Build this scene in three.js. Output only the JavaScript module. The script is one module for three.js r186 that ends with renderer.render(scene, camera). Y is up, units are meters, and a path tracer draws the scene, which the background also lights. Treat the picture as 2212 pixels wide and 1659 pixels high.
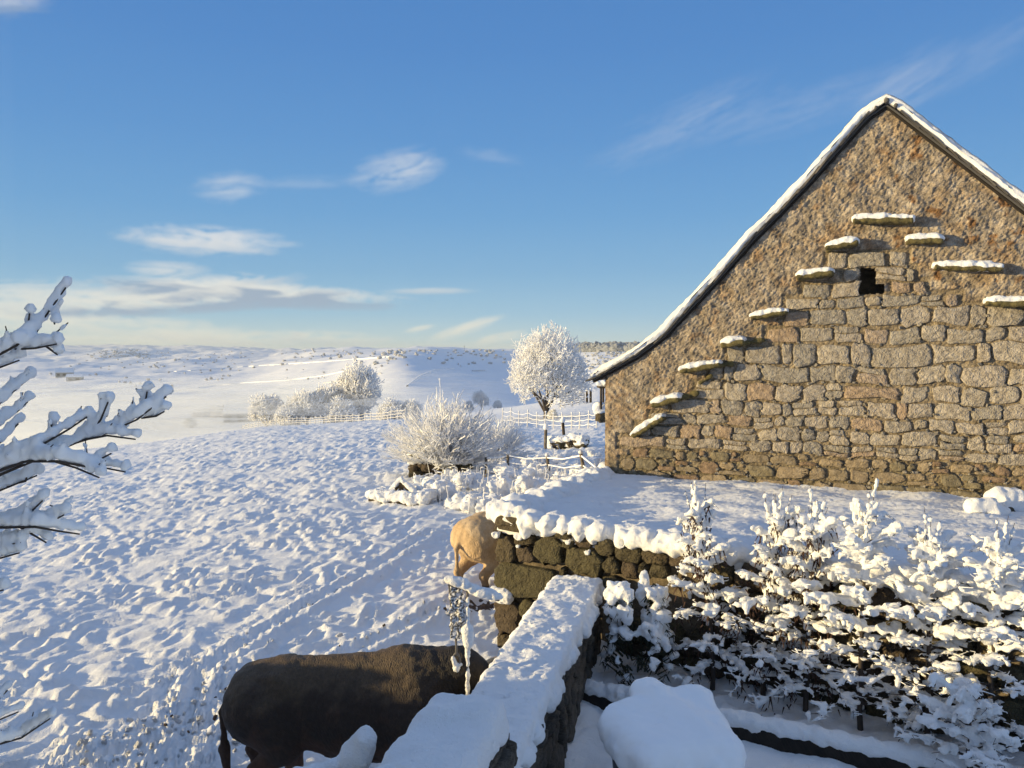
import * as THREE from 'three';
import { mergeGeometries } from 'three/addons/utils/BufferGeometryUtils.js';
import { createNoise2D, createNoise3D } from 'simplex-noise';

// ---------------------------------------------------------------- camera, sky, sun, haze, exposure
const EYE = 4.3, F = 1700, PITCH = -2.0 * Math.PI / 180;
const scene = new THREE.Scene();
const camera = new THREE.PerspectiveCamera(52, 4 / 3, 0.1, 9000);
camera.position.set(0, EYE, 0);
camera.rotation.x = PITCH;
const renderer = new THREE.WebGLRenderer();
renderer.toneMapping = THREE.LinearToneMapping;
renderer.toneMappingExposure = 1.46;
renderer.shadowMap.enabled = true;
scene.fog = new THREE.FogExp2(new THREE.Color(0.86, 0.93, 1.0), 0.0002);
const SUN_EL = 6.6 * Math.PI / 180, SUN_BACK = 8 * Math.PI / 180;
const sunDir = new THREE.Vector3(-Math.cos(SUN_EL) * Math.cos(SUN_BACK), Math.sin(SUN_EL), Math.cos(SUN_EL) * Math.sin(SUN_BACK));
const sun = new THREE.DirectionalLight(new THREE.Color(1.0, 0.77, 0.38), 5.0);
sun.position.copy(sunDir).multiplyScalar(60); sun.castShadow = true; sun.shadow.radius = 1.2;
Object.assign(sun.shadow.camera, { left: -50, right: 50, top: 40, bottom: -40, near: 1, far: 200 });
scene.add(sun, sun.target);

// ---------------------------------------------------------------- random numbers and noise
function rng(seed) { let s = seed >>> 0; return () => { s = (s + 0x6d2b79f5) | 0; let t = Math.imul(s ^ (s >>> 15), 1 | s); t = (t + Math.imul(t ^ (t >>> 7), 61 | t)) ^ t; return ((t ^ (t >>> 14)) >>> 0) / 4294967296; }; }
const n2 = createNoise2D(rng(11)), n2b = createNoise2D(rng(12)), n3 = createNoise3D(rng(13));
const V = (x, y, z) => new THREE.Vector3(x, y, z);
const { lerp, clamp, smoothstep } = THREE.MathUtils;
const fbm = (x, y, o = 4) => { let s = 0, a = 0.5; for (let i = 0; i < o; i++, x *= 2.03, y *= 2.03, a *= 0.5) s += a * n2(x + i * 17, y - i * 9); return s; };
const lin = (c) => (c /= 255) <= 0.04045 ? c / 12.92 : ((c + 0.055) / 1.055) ** 2.4;

// a sight line given in a 2212 x 1659 view, cut at a depth or at a height
function sight(px, py) {
  const a = (px - 1106) / F, b = (829.5 - py) / F, c = Math.cos(PITCH), s = Math.sin(PITCH);
  const y = b * c + s, z = b * s - c;
  return V(a / -z, y / -z, -1);
}
const at = (px, py, d) => { const r = sight(px, py).multiplyScalar(d); r.y += EYE; return r; };
const onLevel = (px, py, y) => { const r = sight(px, py); return at(px, py, (y - EYE) / r.y); };

// ---------------------------------------------------------------- the sky: clear winter blue, pale low down, thin clouds
{
  const SKY = 0.725, W = 4096, H = 2048, data = new Float32Array(W * H * 4);
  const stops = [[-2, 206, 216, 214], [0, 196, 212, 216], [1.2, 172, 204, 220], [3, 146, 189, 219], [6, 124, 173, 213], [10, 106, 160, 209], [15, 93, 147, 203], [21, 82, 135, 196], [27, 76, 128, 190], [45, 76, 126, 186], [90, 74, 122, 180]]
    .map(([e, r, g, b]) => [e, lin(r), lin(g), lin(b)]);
  // [across, down, half width, half height, slope, strength, shade underneath]
  const list = [
    [445, 520, 140, 26, 0.01, 1.6, 0.2], [362, 583, 64, 17, 0, 0.75, 0], [370, 636, 200, 26, -0.14, 2.0, 0.6], [560, 636, 260, 22, 0.04, 2.8, 1.8], [400, 656, 250, 20, -0.07, 2.2, 2.0], [60, 655, 180, 40, -0.03, 1.3, 0.1],
    [860, 368, 85, 36, -0.2, 0.55, 0], [495, 405, 58, 28, -0.1, 0.4, 0], [660, 395, 120, 14, -0.06, 0.12, 0], [1480, 268, 170, 46, -0.34, 0.13, 0], [1740, 230, 190, 42, -0.2, 0.09, 0], [1950, 185, 80, 46, -0.45, 0.17, 0], [2110, 125, 140, 38, -0.4, 0.08, 0],
    [1060, 338, 60, 18, 0.1, 0.1, 0], [1005, 710, 70, 13, -0.3, 1.5, 0.05], [907, 710, 28, 6, -0.2, 1.0, 0], [1080, 729, 54, 9, -0.18, 1.1, 0], [705, 730, 125, 14, 0.04, 1.4, 0.5], [450, 728, 150, 17, 0.03, 1.5, 0.3], [930, 629, 90, 7, -0.02, 0.7, 0.4], [180, 700, 250, 20, 0.03, 1.2, 0.1], [15, 8, 60, 22, -0.2, 0.9, 1.4], [230, 735, 300, 11, 0, 0.9, 0],
  ].map(([x, y, w, h, k, s, u]) => { const r = sight(x, y); return { az: Math.atan2(r.x, 1), el: Math.atan2(r.y, Math.hypot(r.x, 1)), w: w / F, h: h / F, k, s, u }; });
  const rowC = [0, 0, 0];
  for (let j = 0; j < H; j++) {
    const el = ((j + 0.5) / H - 0.5) * Math.PI, eld = el * 180 / Math.PI;
    let q = 0; while (q < stops.length - 2 && stops[q + 1][0] < eld) q++;
    const A = stops[q], B = stops[q + 1], t = clamp((eld - A[0]) / (B[0] - A[0]), 0, 1);
    for (let c = 0; c < 3; c++) rowC[c] = lerp(A[c + 1], B[c + 1], t);
    for (let i = 0; i < W; i++) {
      const o = (j * W + i) * 4;
      const round = ((i + 0.5) / W - 0.5) * 2 * Math.PI;
      let az = round + Math.PI / 2; if (az > Math.PI) az -= 2 * Math.PI;      // 0 straight ahead, positive to the right
      const warm = el > -0.02 && el < 0.7 ? (0.5 - 0.5 * Math.sin(az)) * Math.exp(-Math.max(0, eld) / 5) : 0;   // paler and creamier low down towards the sun
      let r = rowC[0] * (1 + 0.34 * warm), g = rowC[1] * (1 + 0.1 * warm), b = rowC[2] * (1 - 0.18 * warm);
      if (el > 0) {
        let dens = 0, under = 0;
        for (const c of list) {
          const dx = (az - c.az) / c.w; if (dx > 1.5 || dx < -1.5) continue;
          const dy = (el - c.el + c.k * (az - c.az)) / c.h; if (dy > 2 || dy < -2) continue;
          const wx = az * 9 + c.az * 40, wy = (el + c.k * (az - c.az)) * 42;
          const tex = fbm(wx + 0.5 * n2b(wx, wy), wy, 5), fine = fbm(wx * 4.5, wy * 2.2, 4);
          const e = Math.exp(-Math.pow(dx * dx + dy * dy, 1.15) * 1.1);
          const d = clamp(e * (0.85 + tex * 0.95 + fine * 0.35) - 0.12, 0, 1) * c.s;
          if (d > 0) { under += d * c.u * clamp(0.42 - dy * 0.75 + tex * 0.9, 0, 1); dens += d; }
        }
        { // thin cloud added outside the view only, to whiten the light on shaded snow
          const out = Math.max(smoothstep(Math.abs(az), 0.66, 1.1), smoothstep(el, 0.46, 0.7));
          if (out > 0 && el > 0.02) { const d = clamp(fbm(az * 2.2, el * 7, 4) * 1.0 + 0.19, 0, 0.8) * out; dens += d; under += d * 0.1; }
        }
        if (dens > 0) {
          const al = 1 - Math.exp(-dens * 1.15), sh = clamp(under / dens, 0, 1), lowc = smoothstep(eld, 0, 9);
          const cr = lerp(0.84, 0.33, sh), cg = lerp(lerp(0.8, 0.82, lowc), 0.41, sh), cb = lerp(lerp(0.66, 0.78, lowc), 0.52, sh);
          r = lerp(r, cr, al * 0.92); g = lerp(g, cg, al * 0.92); b = lerp(b, cb, al * 0.92);
        }
      }
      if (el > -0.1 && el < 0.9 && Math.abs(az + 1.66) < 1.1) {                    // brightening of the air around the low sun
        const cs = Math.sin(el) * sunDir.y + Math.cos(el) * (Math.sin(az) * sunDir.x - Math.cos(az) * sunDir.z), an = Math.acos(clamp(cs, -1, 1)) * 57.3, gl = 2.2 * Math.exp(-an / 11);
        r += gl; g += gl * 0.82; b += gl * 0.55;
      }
      data[o] = r * SKY; data[o + 1] = g * SKY; data[o + 2] = b * SKY; data[o + 3] = 1;
    }
  }
  const sky = new THREE.DataTexture(data, W, H, THREE.RGBAFormat, THREE.FloatType);
  sky.mapping = THREE.EquirectangularReflectionMapping; sky.magFilter = THREE.LinearFilter; sky.needsUpdate = true;
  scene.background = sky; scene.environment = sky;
}

// ---------------------------------------------------------------- textures
function tile(size, seed) {                                                    // repeating value noise
  const r = rng(seed), N = 256, v = Float32Array.from({ length: N * N }, () => r());
  return (x, y, p) => { const X = Math.floor(x), Y = Math.floor(y); let u = x - X, w = y - Y; u = u * u * (3 - 2 * u); w = w * w * (3 - 2 * w); const m = (a, b) => v[(((a % p) + p) % p) + (((b % p) + p) % p) * N]; return lerp(lerp(m(X, Y), m(X + 1, Y), u), lerp(m(X, Y + 1), m(X + 1, Y + 1), u), w); };
}
function tex(size, f, srgb, rx = 1, ry = rx) {
  const d = new Uint8Array(size * size * 4);
  for (let j = 0; j < size; j++) for (let i = 0; i < size; i++) { const c = f(i / size, j / size), o = (j * size + i) * 4; for (let k = 0; k < 3; k++) d[o + k] = clamp(Math.round((Array.isArray(c) ? c[k] : c) * 255), 0, 255); d[o + 3] = 255; }
  const t = new THREE.DataTexture(d, size, size); t.wrapS = t.wrapT = THREE.RepeatWrapping; t.magFilter = THREE.LinearFilter; if (srgb) t.colorSpace = THREE.SRGBColorSpace; t.repeat.set(rx, ry); t.needsUpdate = true; return t;
}
const tn = tile(256, 5), tf = (u, v, p, o = 4) => { let s = 0, a = 0.5; for (let i = 0; i < o && p <= 256; i++, p *= 2, a *= 0.5) s += a * tn(u * p + i * 7, v * p + i * 3, p); return s / (1 - 0.5 ** o); };
const grainTex = tex(512, (u, v) => 0.55 * tf(u, v, 32, 4) + 0.45 * tn(u * 256, v * 256, 256), false, 1.3);
const roughTex = tex(512, (u, v) => { const a = tf(u, v, 12, 5), b = Math.abs(tf(u + 0.3, v, 24, 4) - 0.5) * 2; return 0.7 * a + 0.3 * (1 - b); }, false, 1.6);
const graniteTex = tex(512, (u, v) => { const s = tn(u * 200, v * 200, 200), m = tf(u, v, 10, 4), k = s > 0.72 ? 1.22 : s < 0.25 ? 0.62 : 1; const w = (0.8 + 0.4 * (m - 0.5)) * k; return [w * 1.02, w * 0.99, w * 0.94]; }, true, 2);
const harlTex = tex(512, (u, v) => { const a = tf(u, v, 9, 5), s = tn(u * 120, v * 120, 120), w = 0.83 + 0.6 * (a - 0.5) + 0.28 * (s - 0.5); return [w, w * 0.98, w * 0.95]; }, true, 1.1);
const furTex = tex(512, (u, v) => { const a = tf(u + 0.06 * Math.sin(v * 6.283 * 3), v, 6, 3); return 0.3 * a + 0.7 * tn(u * 128, v * 30 + 2 * a, 128); }, false, 2.2, 2.2);
const woodTex = tex(256, (u, v) => { const g = tn(u * 90, v * 6, 90) * 0.5 + tf(u, v, 6, 4) * 0.6; return [0.5 + 0.4 * (g - 0.5), 0.48 + 0.4 * (g - 0.5), 0.45 + 0.4 * (g - 0.5)]; }, true, 2);

const mat = (r, g, b, o = {}) => new THREE.MeshStandardMaterial({ color: new THREE.Color(r, g, b), roughness: 0.95, ...o });
const M = {
  snow: mat(0.87, 0.875, 0.885, { bumpMap: grainTex, bumpScale: 0.014, roughness: 0.9 }),
  snowSoft: mat(0.87, 0.875, 0.885, { roughness: 0.9 }),
  snowFar: mat(0.86, 0.87, 0.885, { roughness: 1 }),
  frost: mat(0.92, 0.92, 0.925, { roughness: 1 }),
  frostDim: mat(0.66, 0.645, 0.63, { roughness: 1 }),
  bark: mat(0.055, 0.042, 0.034, { bumpMap: roughTex, bumpScale: 0.006 }),
  barkPale: mat(0.14, 0.105, 0.08, { bumpMap: roughTex, bumpScale: 0.006 }),
  leaf: mat(0.052, 0.026, 0.018), needle: mat(0.028, 0.034, 0.018),
  granite: [[0.53, 0.49, 0.45], [0.47, 0.44, 0.405], [0.56, 0.52, 0.47], [0.44, 0.42, 0.395], [0.53, 0.45, 0.39], [0.5, 0.4, 0.32]].map((c) => mat(...c, { map: graniteTex, bumpMap: roughTex, bumpScale: 0.06 })),
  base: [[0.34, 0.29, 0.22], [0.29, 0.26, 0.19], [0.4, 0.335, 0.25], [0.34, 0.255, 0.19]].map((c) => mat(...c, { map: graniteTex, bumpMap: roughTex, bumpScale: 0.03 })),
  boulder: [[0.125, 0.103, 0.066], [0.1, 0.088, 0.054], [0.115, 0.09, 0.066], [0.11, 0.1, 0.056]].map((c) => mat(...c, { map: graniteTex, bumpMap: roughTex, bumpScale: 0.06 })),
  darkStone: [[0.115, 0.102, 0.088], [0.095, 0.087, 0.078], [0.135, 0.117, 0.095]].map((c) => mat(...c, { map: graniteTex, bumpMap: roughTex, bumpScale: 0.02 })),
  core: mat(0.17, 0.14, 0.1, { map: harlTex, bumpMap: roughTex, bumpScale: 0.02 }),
  harl: mat(1, 1, 1, { vertexColors: true, map: harlTex, bumpMap: roughTex, bumpScale: 0.035 }),
  slate: [[0.10, 0.095, 0.09], [0.075, 0.072, 0.072], [0.13, 0.115, 0.10]].map((c) => mat(...c, { bumpMap: roughTex, bumpScale: 0.006 })),
  moss: mat(0.16, 0.14, 0.06, { map: graniteTex, bumpMap: roughTex, bumpScale: 0.02 }),
  wood: mat(0.22, 0.17, 0.12, { map: woodTex, bumpMap: roughTex, bumpScale: 0.004 }),
  woodDark: mat(0.075, 0.06, 0.05, { map: woodTex, bumpMap: roughTex, bumpScale: 0.004 }),
  frostWood: mat(0.62, 0.56, 0.5, { map: woodTex }),
  iron: mat(0.12, 0.11, 0.105, { roughness: 0.6, bumpMap: roughTex, bumpScale: 0.004 }),
  tub: mat(0.035, 0.045, 0.07, { roughness: 0.5 }),
  fur: new THREE.MeshPhysicalMaterial({ color: 0xffffff, vertexColors: true, roughness: 0.75, bumpMap: furTex, bumpScale: 0.012, sheen: 0.2, sheenColor: new THREE.Color(0.5, 0.38, 0.26), sheenRoughness: 0.6 }),
  horn: mat(0.35, 0.28, 0.19, { roughness: 0.5 }), hornTip: mat(0.03, 0.026, 0.022, { roughness: 0.5 }),
  mud: mat(0.09, 0.06, 0.045, { bumpMap: roughTex, bumpScale: 0.02 }),
  house: mat(0.42, 0.39, 0.34, { bumpMap: roughTex, bumpScale: 0.02 }),
};

// ---------------------------------------------------------------- naming
const used = {};
function numbered(n) { const k = used[n] = (used[n] ?? -1) + 1; return k ? `${n}_${String(k).padStart(3, '0')}` : n; }
function tag(o, label, category, group, kind) { if (label) o.userData.label = label; if (category) o.userData.category = category; if (group) o.userData.group = group; if (kind) o.userData.kind = kind; return o; }
function thing(name, label, category, pos = [0, 0, 0], turn = 0, group) { const o = new THREE.Group(); o.name = numbered(name); o.position.set(...pos); o.rotation.y = turn; scene.add(o); return tag(o, label, category, group); }
function part(name, geo, m, parent) { const o = new THREE.Mesh(geo, m); o.name = name; o.castShadow = o.receiveShadow = true; parent.add(o); return o; }
function ground(name, geo, m, label) { const o = part(name, geo, m, scene); o.name = numbered(name); return tag(o, label, null, null, 'structure'); }
function single(name, geo, m, label, category, group, kind) { const o = part(name, geo, m, scene); o.name = numbered(name); return tag(o, label, category, group, kind); }
function copy(o, label, pos, turn = 0, scale = 1) { const c = o.clone(); c.name = numbered(o.name.replace(/_\d\d\d$/, '')); c.position.copy(pos); c.rotation.y = turn; c.scale.setScalar(scale); scene.add(c); c.userData = { ...o.userData, label }; return c; }

// ---------------------------------------------------------------- geometry helpers
function planarUV(g) { const p = g.attributes.position, uv = new Float32Array(p.count * 2); for (let i = 0; i < p.count; i++) { const x = p.getX(i), y = p.getY(i), z = p.getZ(i); uv[i * 2] = x * 0.88 + y * 0.47 + z * 0.1; uv[i * 2 + 1] = z * 0.82 - y * 0.57 + x * 0.1; } g.setAttribute('uv', new THREE.BufferAttribute(uv, 2)); return g; }
function geo(pos, idx, uv, col) { const g = new THREE.BufferGeometry(); g.setAttribute('position', new THREE.BufferAttribute(Float32Array.from(pos), 3)); g.setIndex(new THREE.BufferAttribute(Uint32Array.from(idx), 1)); if (uv) g.setAttribute('uv', new THREE.BufferAttribute(Float32Array.from(uv), 2)); else planarUV(g); if (col) g.setAttribute('color', new THREE.BufferAttribute(Float32Array.from(col), col.length / pos.length * 3)); g.computeVertexNormals(); return g; }
// a sheet over a grid: f(u, v) gives a point
function sheet(nu, nv, f, color) {
  const pos = new Float32Array((nu + 1) * (nv + 1) * 3), idx = new Uint32Array(nu * nv * 6), p = V(); let k = 0, q = 0; const col = color ? [] : null;
  for (let j = 0; j <= nv; j++) for (let i = 0; i <= nu; i++) { f(i / nu, j / nv, p, i, j); pos[k++] = p.x; pos[k++] = p.y; pos[k++] = p.z; if (col) col.push(...color(p, i / nu, j / nv)); }
  for (let j = 0; j < nv; j++) for (let i = 0; i < nu; i++) { const a = j * (nu + 1) + i, b = a + 1, c = a + nu + 1, d = c + 1; idx[q++] = a; idx[q++] = b; idx[q++] = d; idx[q++] = a; idx[q++] = d; idx[q++] = c; }
  return geo(pos, idx, null, col);
}
// many tapered sticks in one geometry
class Sticks {
  constructor() { this.p = []; this.n = []; this.i = []; }
  add(a, b, ra, rb, sides = 3) {
    const d = b.clone().sub(a).normalize(), u = Math.abs(d.y) < 0.9 ? V(0, 1, 0).cross(d).normalize() : V(1, 0, 0).cross(d).normalize(), w = d.clone().cross(u), o = this.p.length / 3;
    for (const [c, r] of [[a, ra], [b, rb]]) for (let k = 0; k < sides; k++) { const t = k / sides * 6.2832, cx = Math.cos(t), sy = Math.sin(t), nx = u.x * cx + w.x * sy, ny = u.y * cx + w.y * sy, nz = u.z * cx + w.z * sy; this.p.push(c.x + nx * r, c.y + ny * r, c.z + nz * r); this.n.push(nx, ny, nz); }
    for (let k = 0; k < sides; k++) { const m = (k + 1) % sides; this.i.push(o + k, o + m, o + sides + m, o + k, o + sides + m, o + sides + k); }
    const top = this.p.length / 3; this.p.push(b.x + d.x * rb * 0.5, b.y + d.y * rb * 0.5, b.z + d.z * rb * 0.5); this.n.push(d.x, d.y, d.z);
    for (let k = 0; k < sides; k++) this.i.push(o + sides + k, o + sides + (k + 1) % sides, top);
    return this;
  }
  path(pts, ra, rb, sides = 4) { for (let k = 0; k + 1 < pts.length; k++) this.add(pts[k], pts[k + 1], lerp(ra, rb, k / (pts.length - 1)), lerp(ra, rb, (k + 1) / (pts.length - 1)), sides); return this; }
  build() { const g = new THREE.BufferGeometry(); g.setAttribute('position', new THREE.BufferAttribute(Float32Array.from(this.p), 3)); g.setAttribute('normal', new THREE.BufferAttribute(Float32Array.from(this.n), 3)); g.setIndex(this.i); return planarUV(g); }
}
// soft bodies: capsules blended on a grid, then meshed (surface nets)
class Blob {
  constructor(min, max, cell) { this.min = min; this.cell = cell; this.n = [0, 1, 2].map((k) => Math.ceil((max.getComponent(k) - min.getComponent(k)) / cell) + 1); this.f = new Float32Array(this.n[0] * this.n[1] * this.n[2]).fill(0.5); }
  each(lo, hi, fn) {
    const [nx, ny, nz] = this.n, c = this.cell, m = this.min, r = (v, k, n) => clamp(Math.floor((v - m.getComponent(k)) / c), 0, n - 1);
    for (let k = r(lo.z, 2, nz), K = r(hi.z, 2, nz); k <= K; k++) for (let j = r(lo.y, 1, ny), J = r(hi.y, 1, ny); j <= J; j++) for (let i = r(lo.x, 0, nx), I = r(hi.x, 0, nx), o = (k * ny + j) * nx; i <= I; i++) fn(o + i, m.x + i * c, m.y + j * c, m.z + k * c);
  }
  add(a, b, ra, rb = ra, k = 0.03, q = [1, 1, 1], cut = false) {
    const R = (Math.max(ra, rb) + k) * Math.max(...q) + this.cell * 3, lo = a.clone().min(b).subScalar(R), hi = a.clone().max(b).addScalar(R), f = this.f, s = Math.min(...q);
    const dx = (b.x - a.x) / q[0], dy = (b.y - a.y) / q[1], dz = (b.z - a.z) / q[2], L = dx * dx + dy * dy + dz * dz || 1e-9;
    this.each(lo, hi, (o, x, y, z) => {
      const px = (x - a.x) / q[0], py = (y - a.y) / q[1], pz = (z - a.z) / q[2], t = clamp((px * dx + py * dy + pz * dz) / L, 0, 1);
      const d = (Math.hypot(px - dx * t, py - dy * t, pz - dz * t) - lerp(ra, rb, t)) * s, e = f[o];
      if (cut) { const g = Math.max(k - Math.abs(e + d), 0) / k; f[o] = Math.max(e, -d) + g * g * k * 0.25; return; }
      const h = Math.max(k - Math.abs(d - e), 0) / k; f[o] = Math.min(d, e) - h * h * k * 0.25;
    });
    return this;
  }
  box(c, half, r, k = 0.03, turn = 0) {
    const R = Math.hypot(half.x, half.z) + r + k + this.cell * 3, cs = Math.cos(turn), sn = Math.sin(turn), f = this.f;
    this.each(V(c.x - R, c.y - half.y - r - k - this.cell * 3, c.z - R), V(c.x + R, c.y + half.y + r + k + this.cell * 3, c.z + R), (o, x, y, z) => {
      const X = x - c.x, Z = z - c.z, qx = Math.abs(X * cs - Z * sn) - half.x + r, qy = Math.abs(y - c.y) - half.y + r, qz = Math.abs(X * sn + Z * cs) - half.z + r;
      const d = Math.hypot(Math.max(qx, 0), Math.max(qy, 0), Math.max(qz, 0)) + Math.min(Math.max(qx, qy, qz), 0) - r, e = f[o], h = Math.max(k - Math.abs(d - e), 0) / k; f[o] = Math.min(d, e) - h * h * k * 0.25;
    });
    return this;
  }
  rough(amp, freq, amp2 = 0, freq2 = 1) { const f = this.f, [nx, ny] = this.n, c = this.cell, m = this.min, band = 3 * c + amp + amp2; for (let o = 0; o < f.length; o++) if (f[o] < band && f[o] > -band) { const x = m.x + (o % nx) * c, y = m.y + (Math.floor(o / nx) % ny) * c, z = m.z + Math.floor(o / nx / ny) * c; f[o] += amp * n3(x * freq, y * freq, z * freq) + (amp2 ? amp2 * n3(x * freq2, y * freq2, z * freq2) : 0); } return this; }
  build(color) {
    const { f, n: [nx, ny, nz], cell: c, min: m } = this, id = new Int32Array(f.length).fill(-1), pos = [], idx = [], col = color ? [] : null, S = nx * ny, off = [0, 1, nx, nx + 1, S, S + 1, S + nx, S + nx + 1];
    const E = [[0, 1], [2, 3], [4, 5], [6, 7], [0, 2], [1, 3], [4, 6], [5, 7], [0, 4], [1, 5], [2, 6], [3, 7]];
    for (let k = 0; k < nz - 1; k++) for (let j = 0; j < ny - 1; j++) for (let i = 0, o = (k * ny + j) * nx; i < nx - 1; i++, o++) {
      let mask = 0; for (let e = 0; e < 8; e++) if (f[o + off[e]] < 0) mask |= 1 << e;
      if (mask === 0 || mask === 255) continue;
      let x = 0, y = 0, z = 0, w = 0;
      for (const [p, q] of E) { const a = f[o + off[p]], b = f[o + off[q]]; if ((a < 0) === (b < 0)) continue; const t = a / (a - b); x += lerp(p & 1, q & 1, t); y += lerp((p >> 1) & 1, (q >> 1) & 1, t); z += lerp(p >> 2, q >> 2, t); w++; }
      id[o] = pos.length / 3; x = m.x + (i + x / w) * c; y = m.y + (j + y / w) * c; z = m.z + (k + z / w) * c; pos.push(x, y, z); if (col) col.push(...color(x, y, z));
    }
    const quad = (a, b, c2, d, flip) => { if (a < 0 || b < 0 || c2 < 0 || d < 0) return; flip ? idx.push(a, c2, b, a, d, c2) : idx.push(a, b, c2, a, c2, d); };
    for (let k = 1; k < nz - 1; k++) for (let j = 1; j < ny - 1; j++) for (let i = 1, o = (k * ny + j) * nx + 1; i < nx - 1; i++, o++) {
      const s = f[o] < 0;
      if (s !== f[o + 1] < 0) quad(id[o - nx - S], id[o - S], id[o], id[o - nx], !s);
      if (s !== f[o + nx] < 0) quad(id[o - 1 - S], id[o - 1], id[o], id[o - S], !s);
      if (s !== f[o + S] < 0) quad(id[o - 1 - nx], id[o - nx], id[o], id[o - 1], !s);
    }
    return geo(pos, idx, null, col);
  }
}
// one stone: outline in the wall's own plane, standing proud of it
function stoneGeo(s0, s1, h0, h1, proud, put, r, round = 0.12, deep = 0.07, wild = 0.07) {
  const w = s1 - s0, h = h1 - h0, j = () => (r() - 0.5), pts = [], cut = () => Math.min(w, h) * round * (0.4 + 1.2 * r());
  const skew = j() * Math.min(w, h) * 0.2;
  const C = [[s0, h0, 1, 0, 0, 1], [s1, h0, 0, 1, -1, 0], [s1, h1, -1, 0, 0, -1], [s0, h1, 0, -1, 1, 0]];
  const sd = r() * 50, wob = (x, y) => { const k = Math.min(w, h) * wild; return [x + k * n2(x * 5 + sd, y * 5), y + k * n2b(x * 5, y * 5 + sd)]; };
  C.forEach(([x, y, ax, ay, bx, by], k) => {
    const c1 = cut(), c2 = cut(), jx = j() * w * 0.06 + (k < 2 ? skew : -skew) * 0.5, jy = j() * h * 0.12;
    pts.push(wob(x + bx * c1 + jx, y + by * c1 + jy), wob(x + ax * c2 + jx, y + ay * c2 + jy));
    const nx = C[(k + 1) % 4]; pts.push(wob(lerp(x, nx[0], 0.36) + j() * w * 0.04, lerp(y, nx[1], 0.36) + j() * h * 0.06), wob(lerp(x, nx[0], 0.66) + j() * w * 0.04, lerp(y, nx[1], 0.66) + j() * h * 0.06));
  });
  const n = pts.length, cx = (s0 + s1) / 2, cy = (h0 + h1) / 2, pos = [], uv = [], idx = [], tx = j() * proud * 0.9 / w, ty = j() * proud * 0.9 / h, ou = r() * 5, ov = r() * 5;
  const ring = (k, out, rough) => { for (const [x, y] of pts) { const X = cx + (x - cx) * k, Y = cy + (y - cy) * k, p = put(X, Y, out + (k < 0.99 ? (X - cx) * tx * 2 + (Y - cy) * ty * 2 : 0) + j() * rough); pos.push(p.x, p.y, p.z); uv.push(X + ou, Y + ov); } };
  ring(1, -deep, 0); ring(0.985, proud * 0.55, proud * 0.3); ring(0.9, proud * 0.95, proud * 0.45); ring(0.55, proud * 1.05, proud * 0.6);
  const p = put(cx, cy, proud * 1.1); pos.push(p.x, p.y, p.z); uv.push(cx + ou, cy + ov);
  for (let q = 0; q < 3; q++) for (let k = 0; k < n; k++) { const a = q * n + k, b = q * n + (k + 1) % n; idx.push(a, b, b + n, a, b + n, a + n); }
  for (let k = 0; k < n; k++) idx.push(3 * n + k, 3 * n + (k + 1) % n, 4 * n);
  return geo(pos, idx, uv);
}
const box = (w, h, d) => { const g = new THREE.BoxGeometry(w, h, d); return g; };
// a bar with its long axis from a to b
function bar(a, b, w, h, m = 0) { const L = a.distanceTo(b), g = new THREE.BoxGeometry(L, h, w, Math.max(1, Math.round(L / 0.12)), 1, 1); const d = b.clone().sub(a).normalize(), z = d.clone().cross(V(0, 1, 0)).normalize(), y = z.clone().cross(d); if (m) { const p = g.attributes.position; for (let i = 0; i < p.count; i++) p.setXYZ(i, p.getX(i), p.getY(i) + m * n3(p.getX(i) * 6, p.getZ(i) * 9, a.x), p.getZ(i) + m * n3(p.getX(i) * 6, p.getY(i) * 9, a.z + 5)); g.computeVertexNormals(); } g.applyMatrix4(new THREE.Matrix4().makeBasis(d, y, z).setPosition(a.clone().add(b).multiplyScalar(0.5))); return planarUV(g); }

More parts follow.
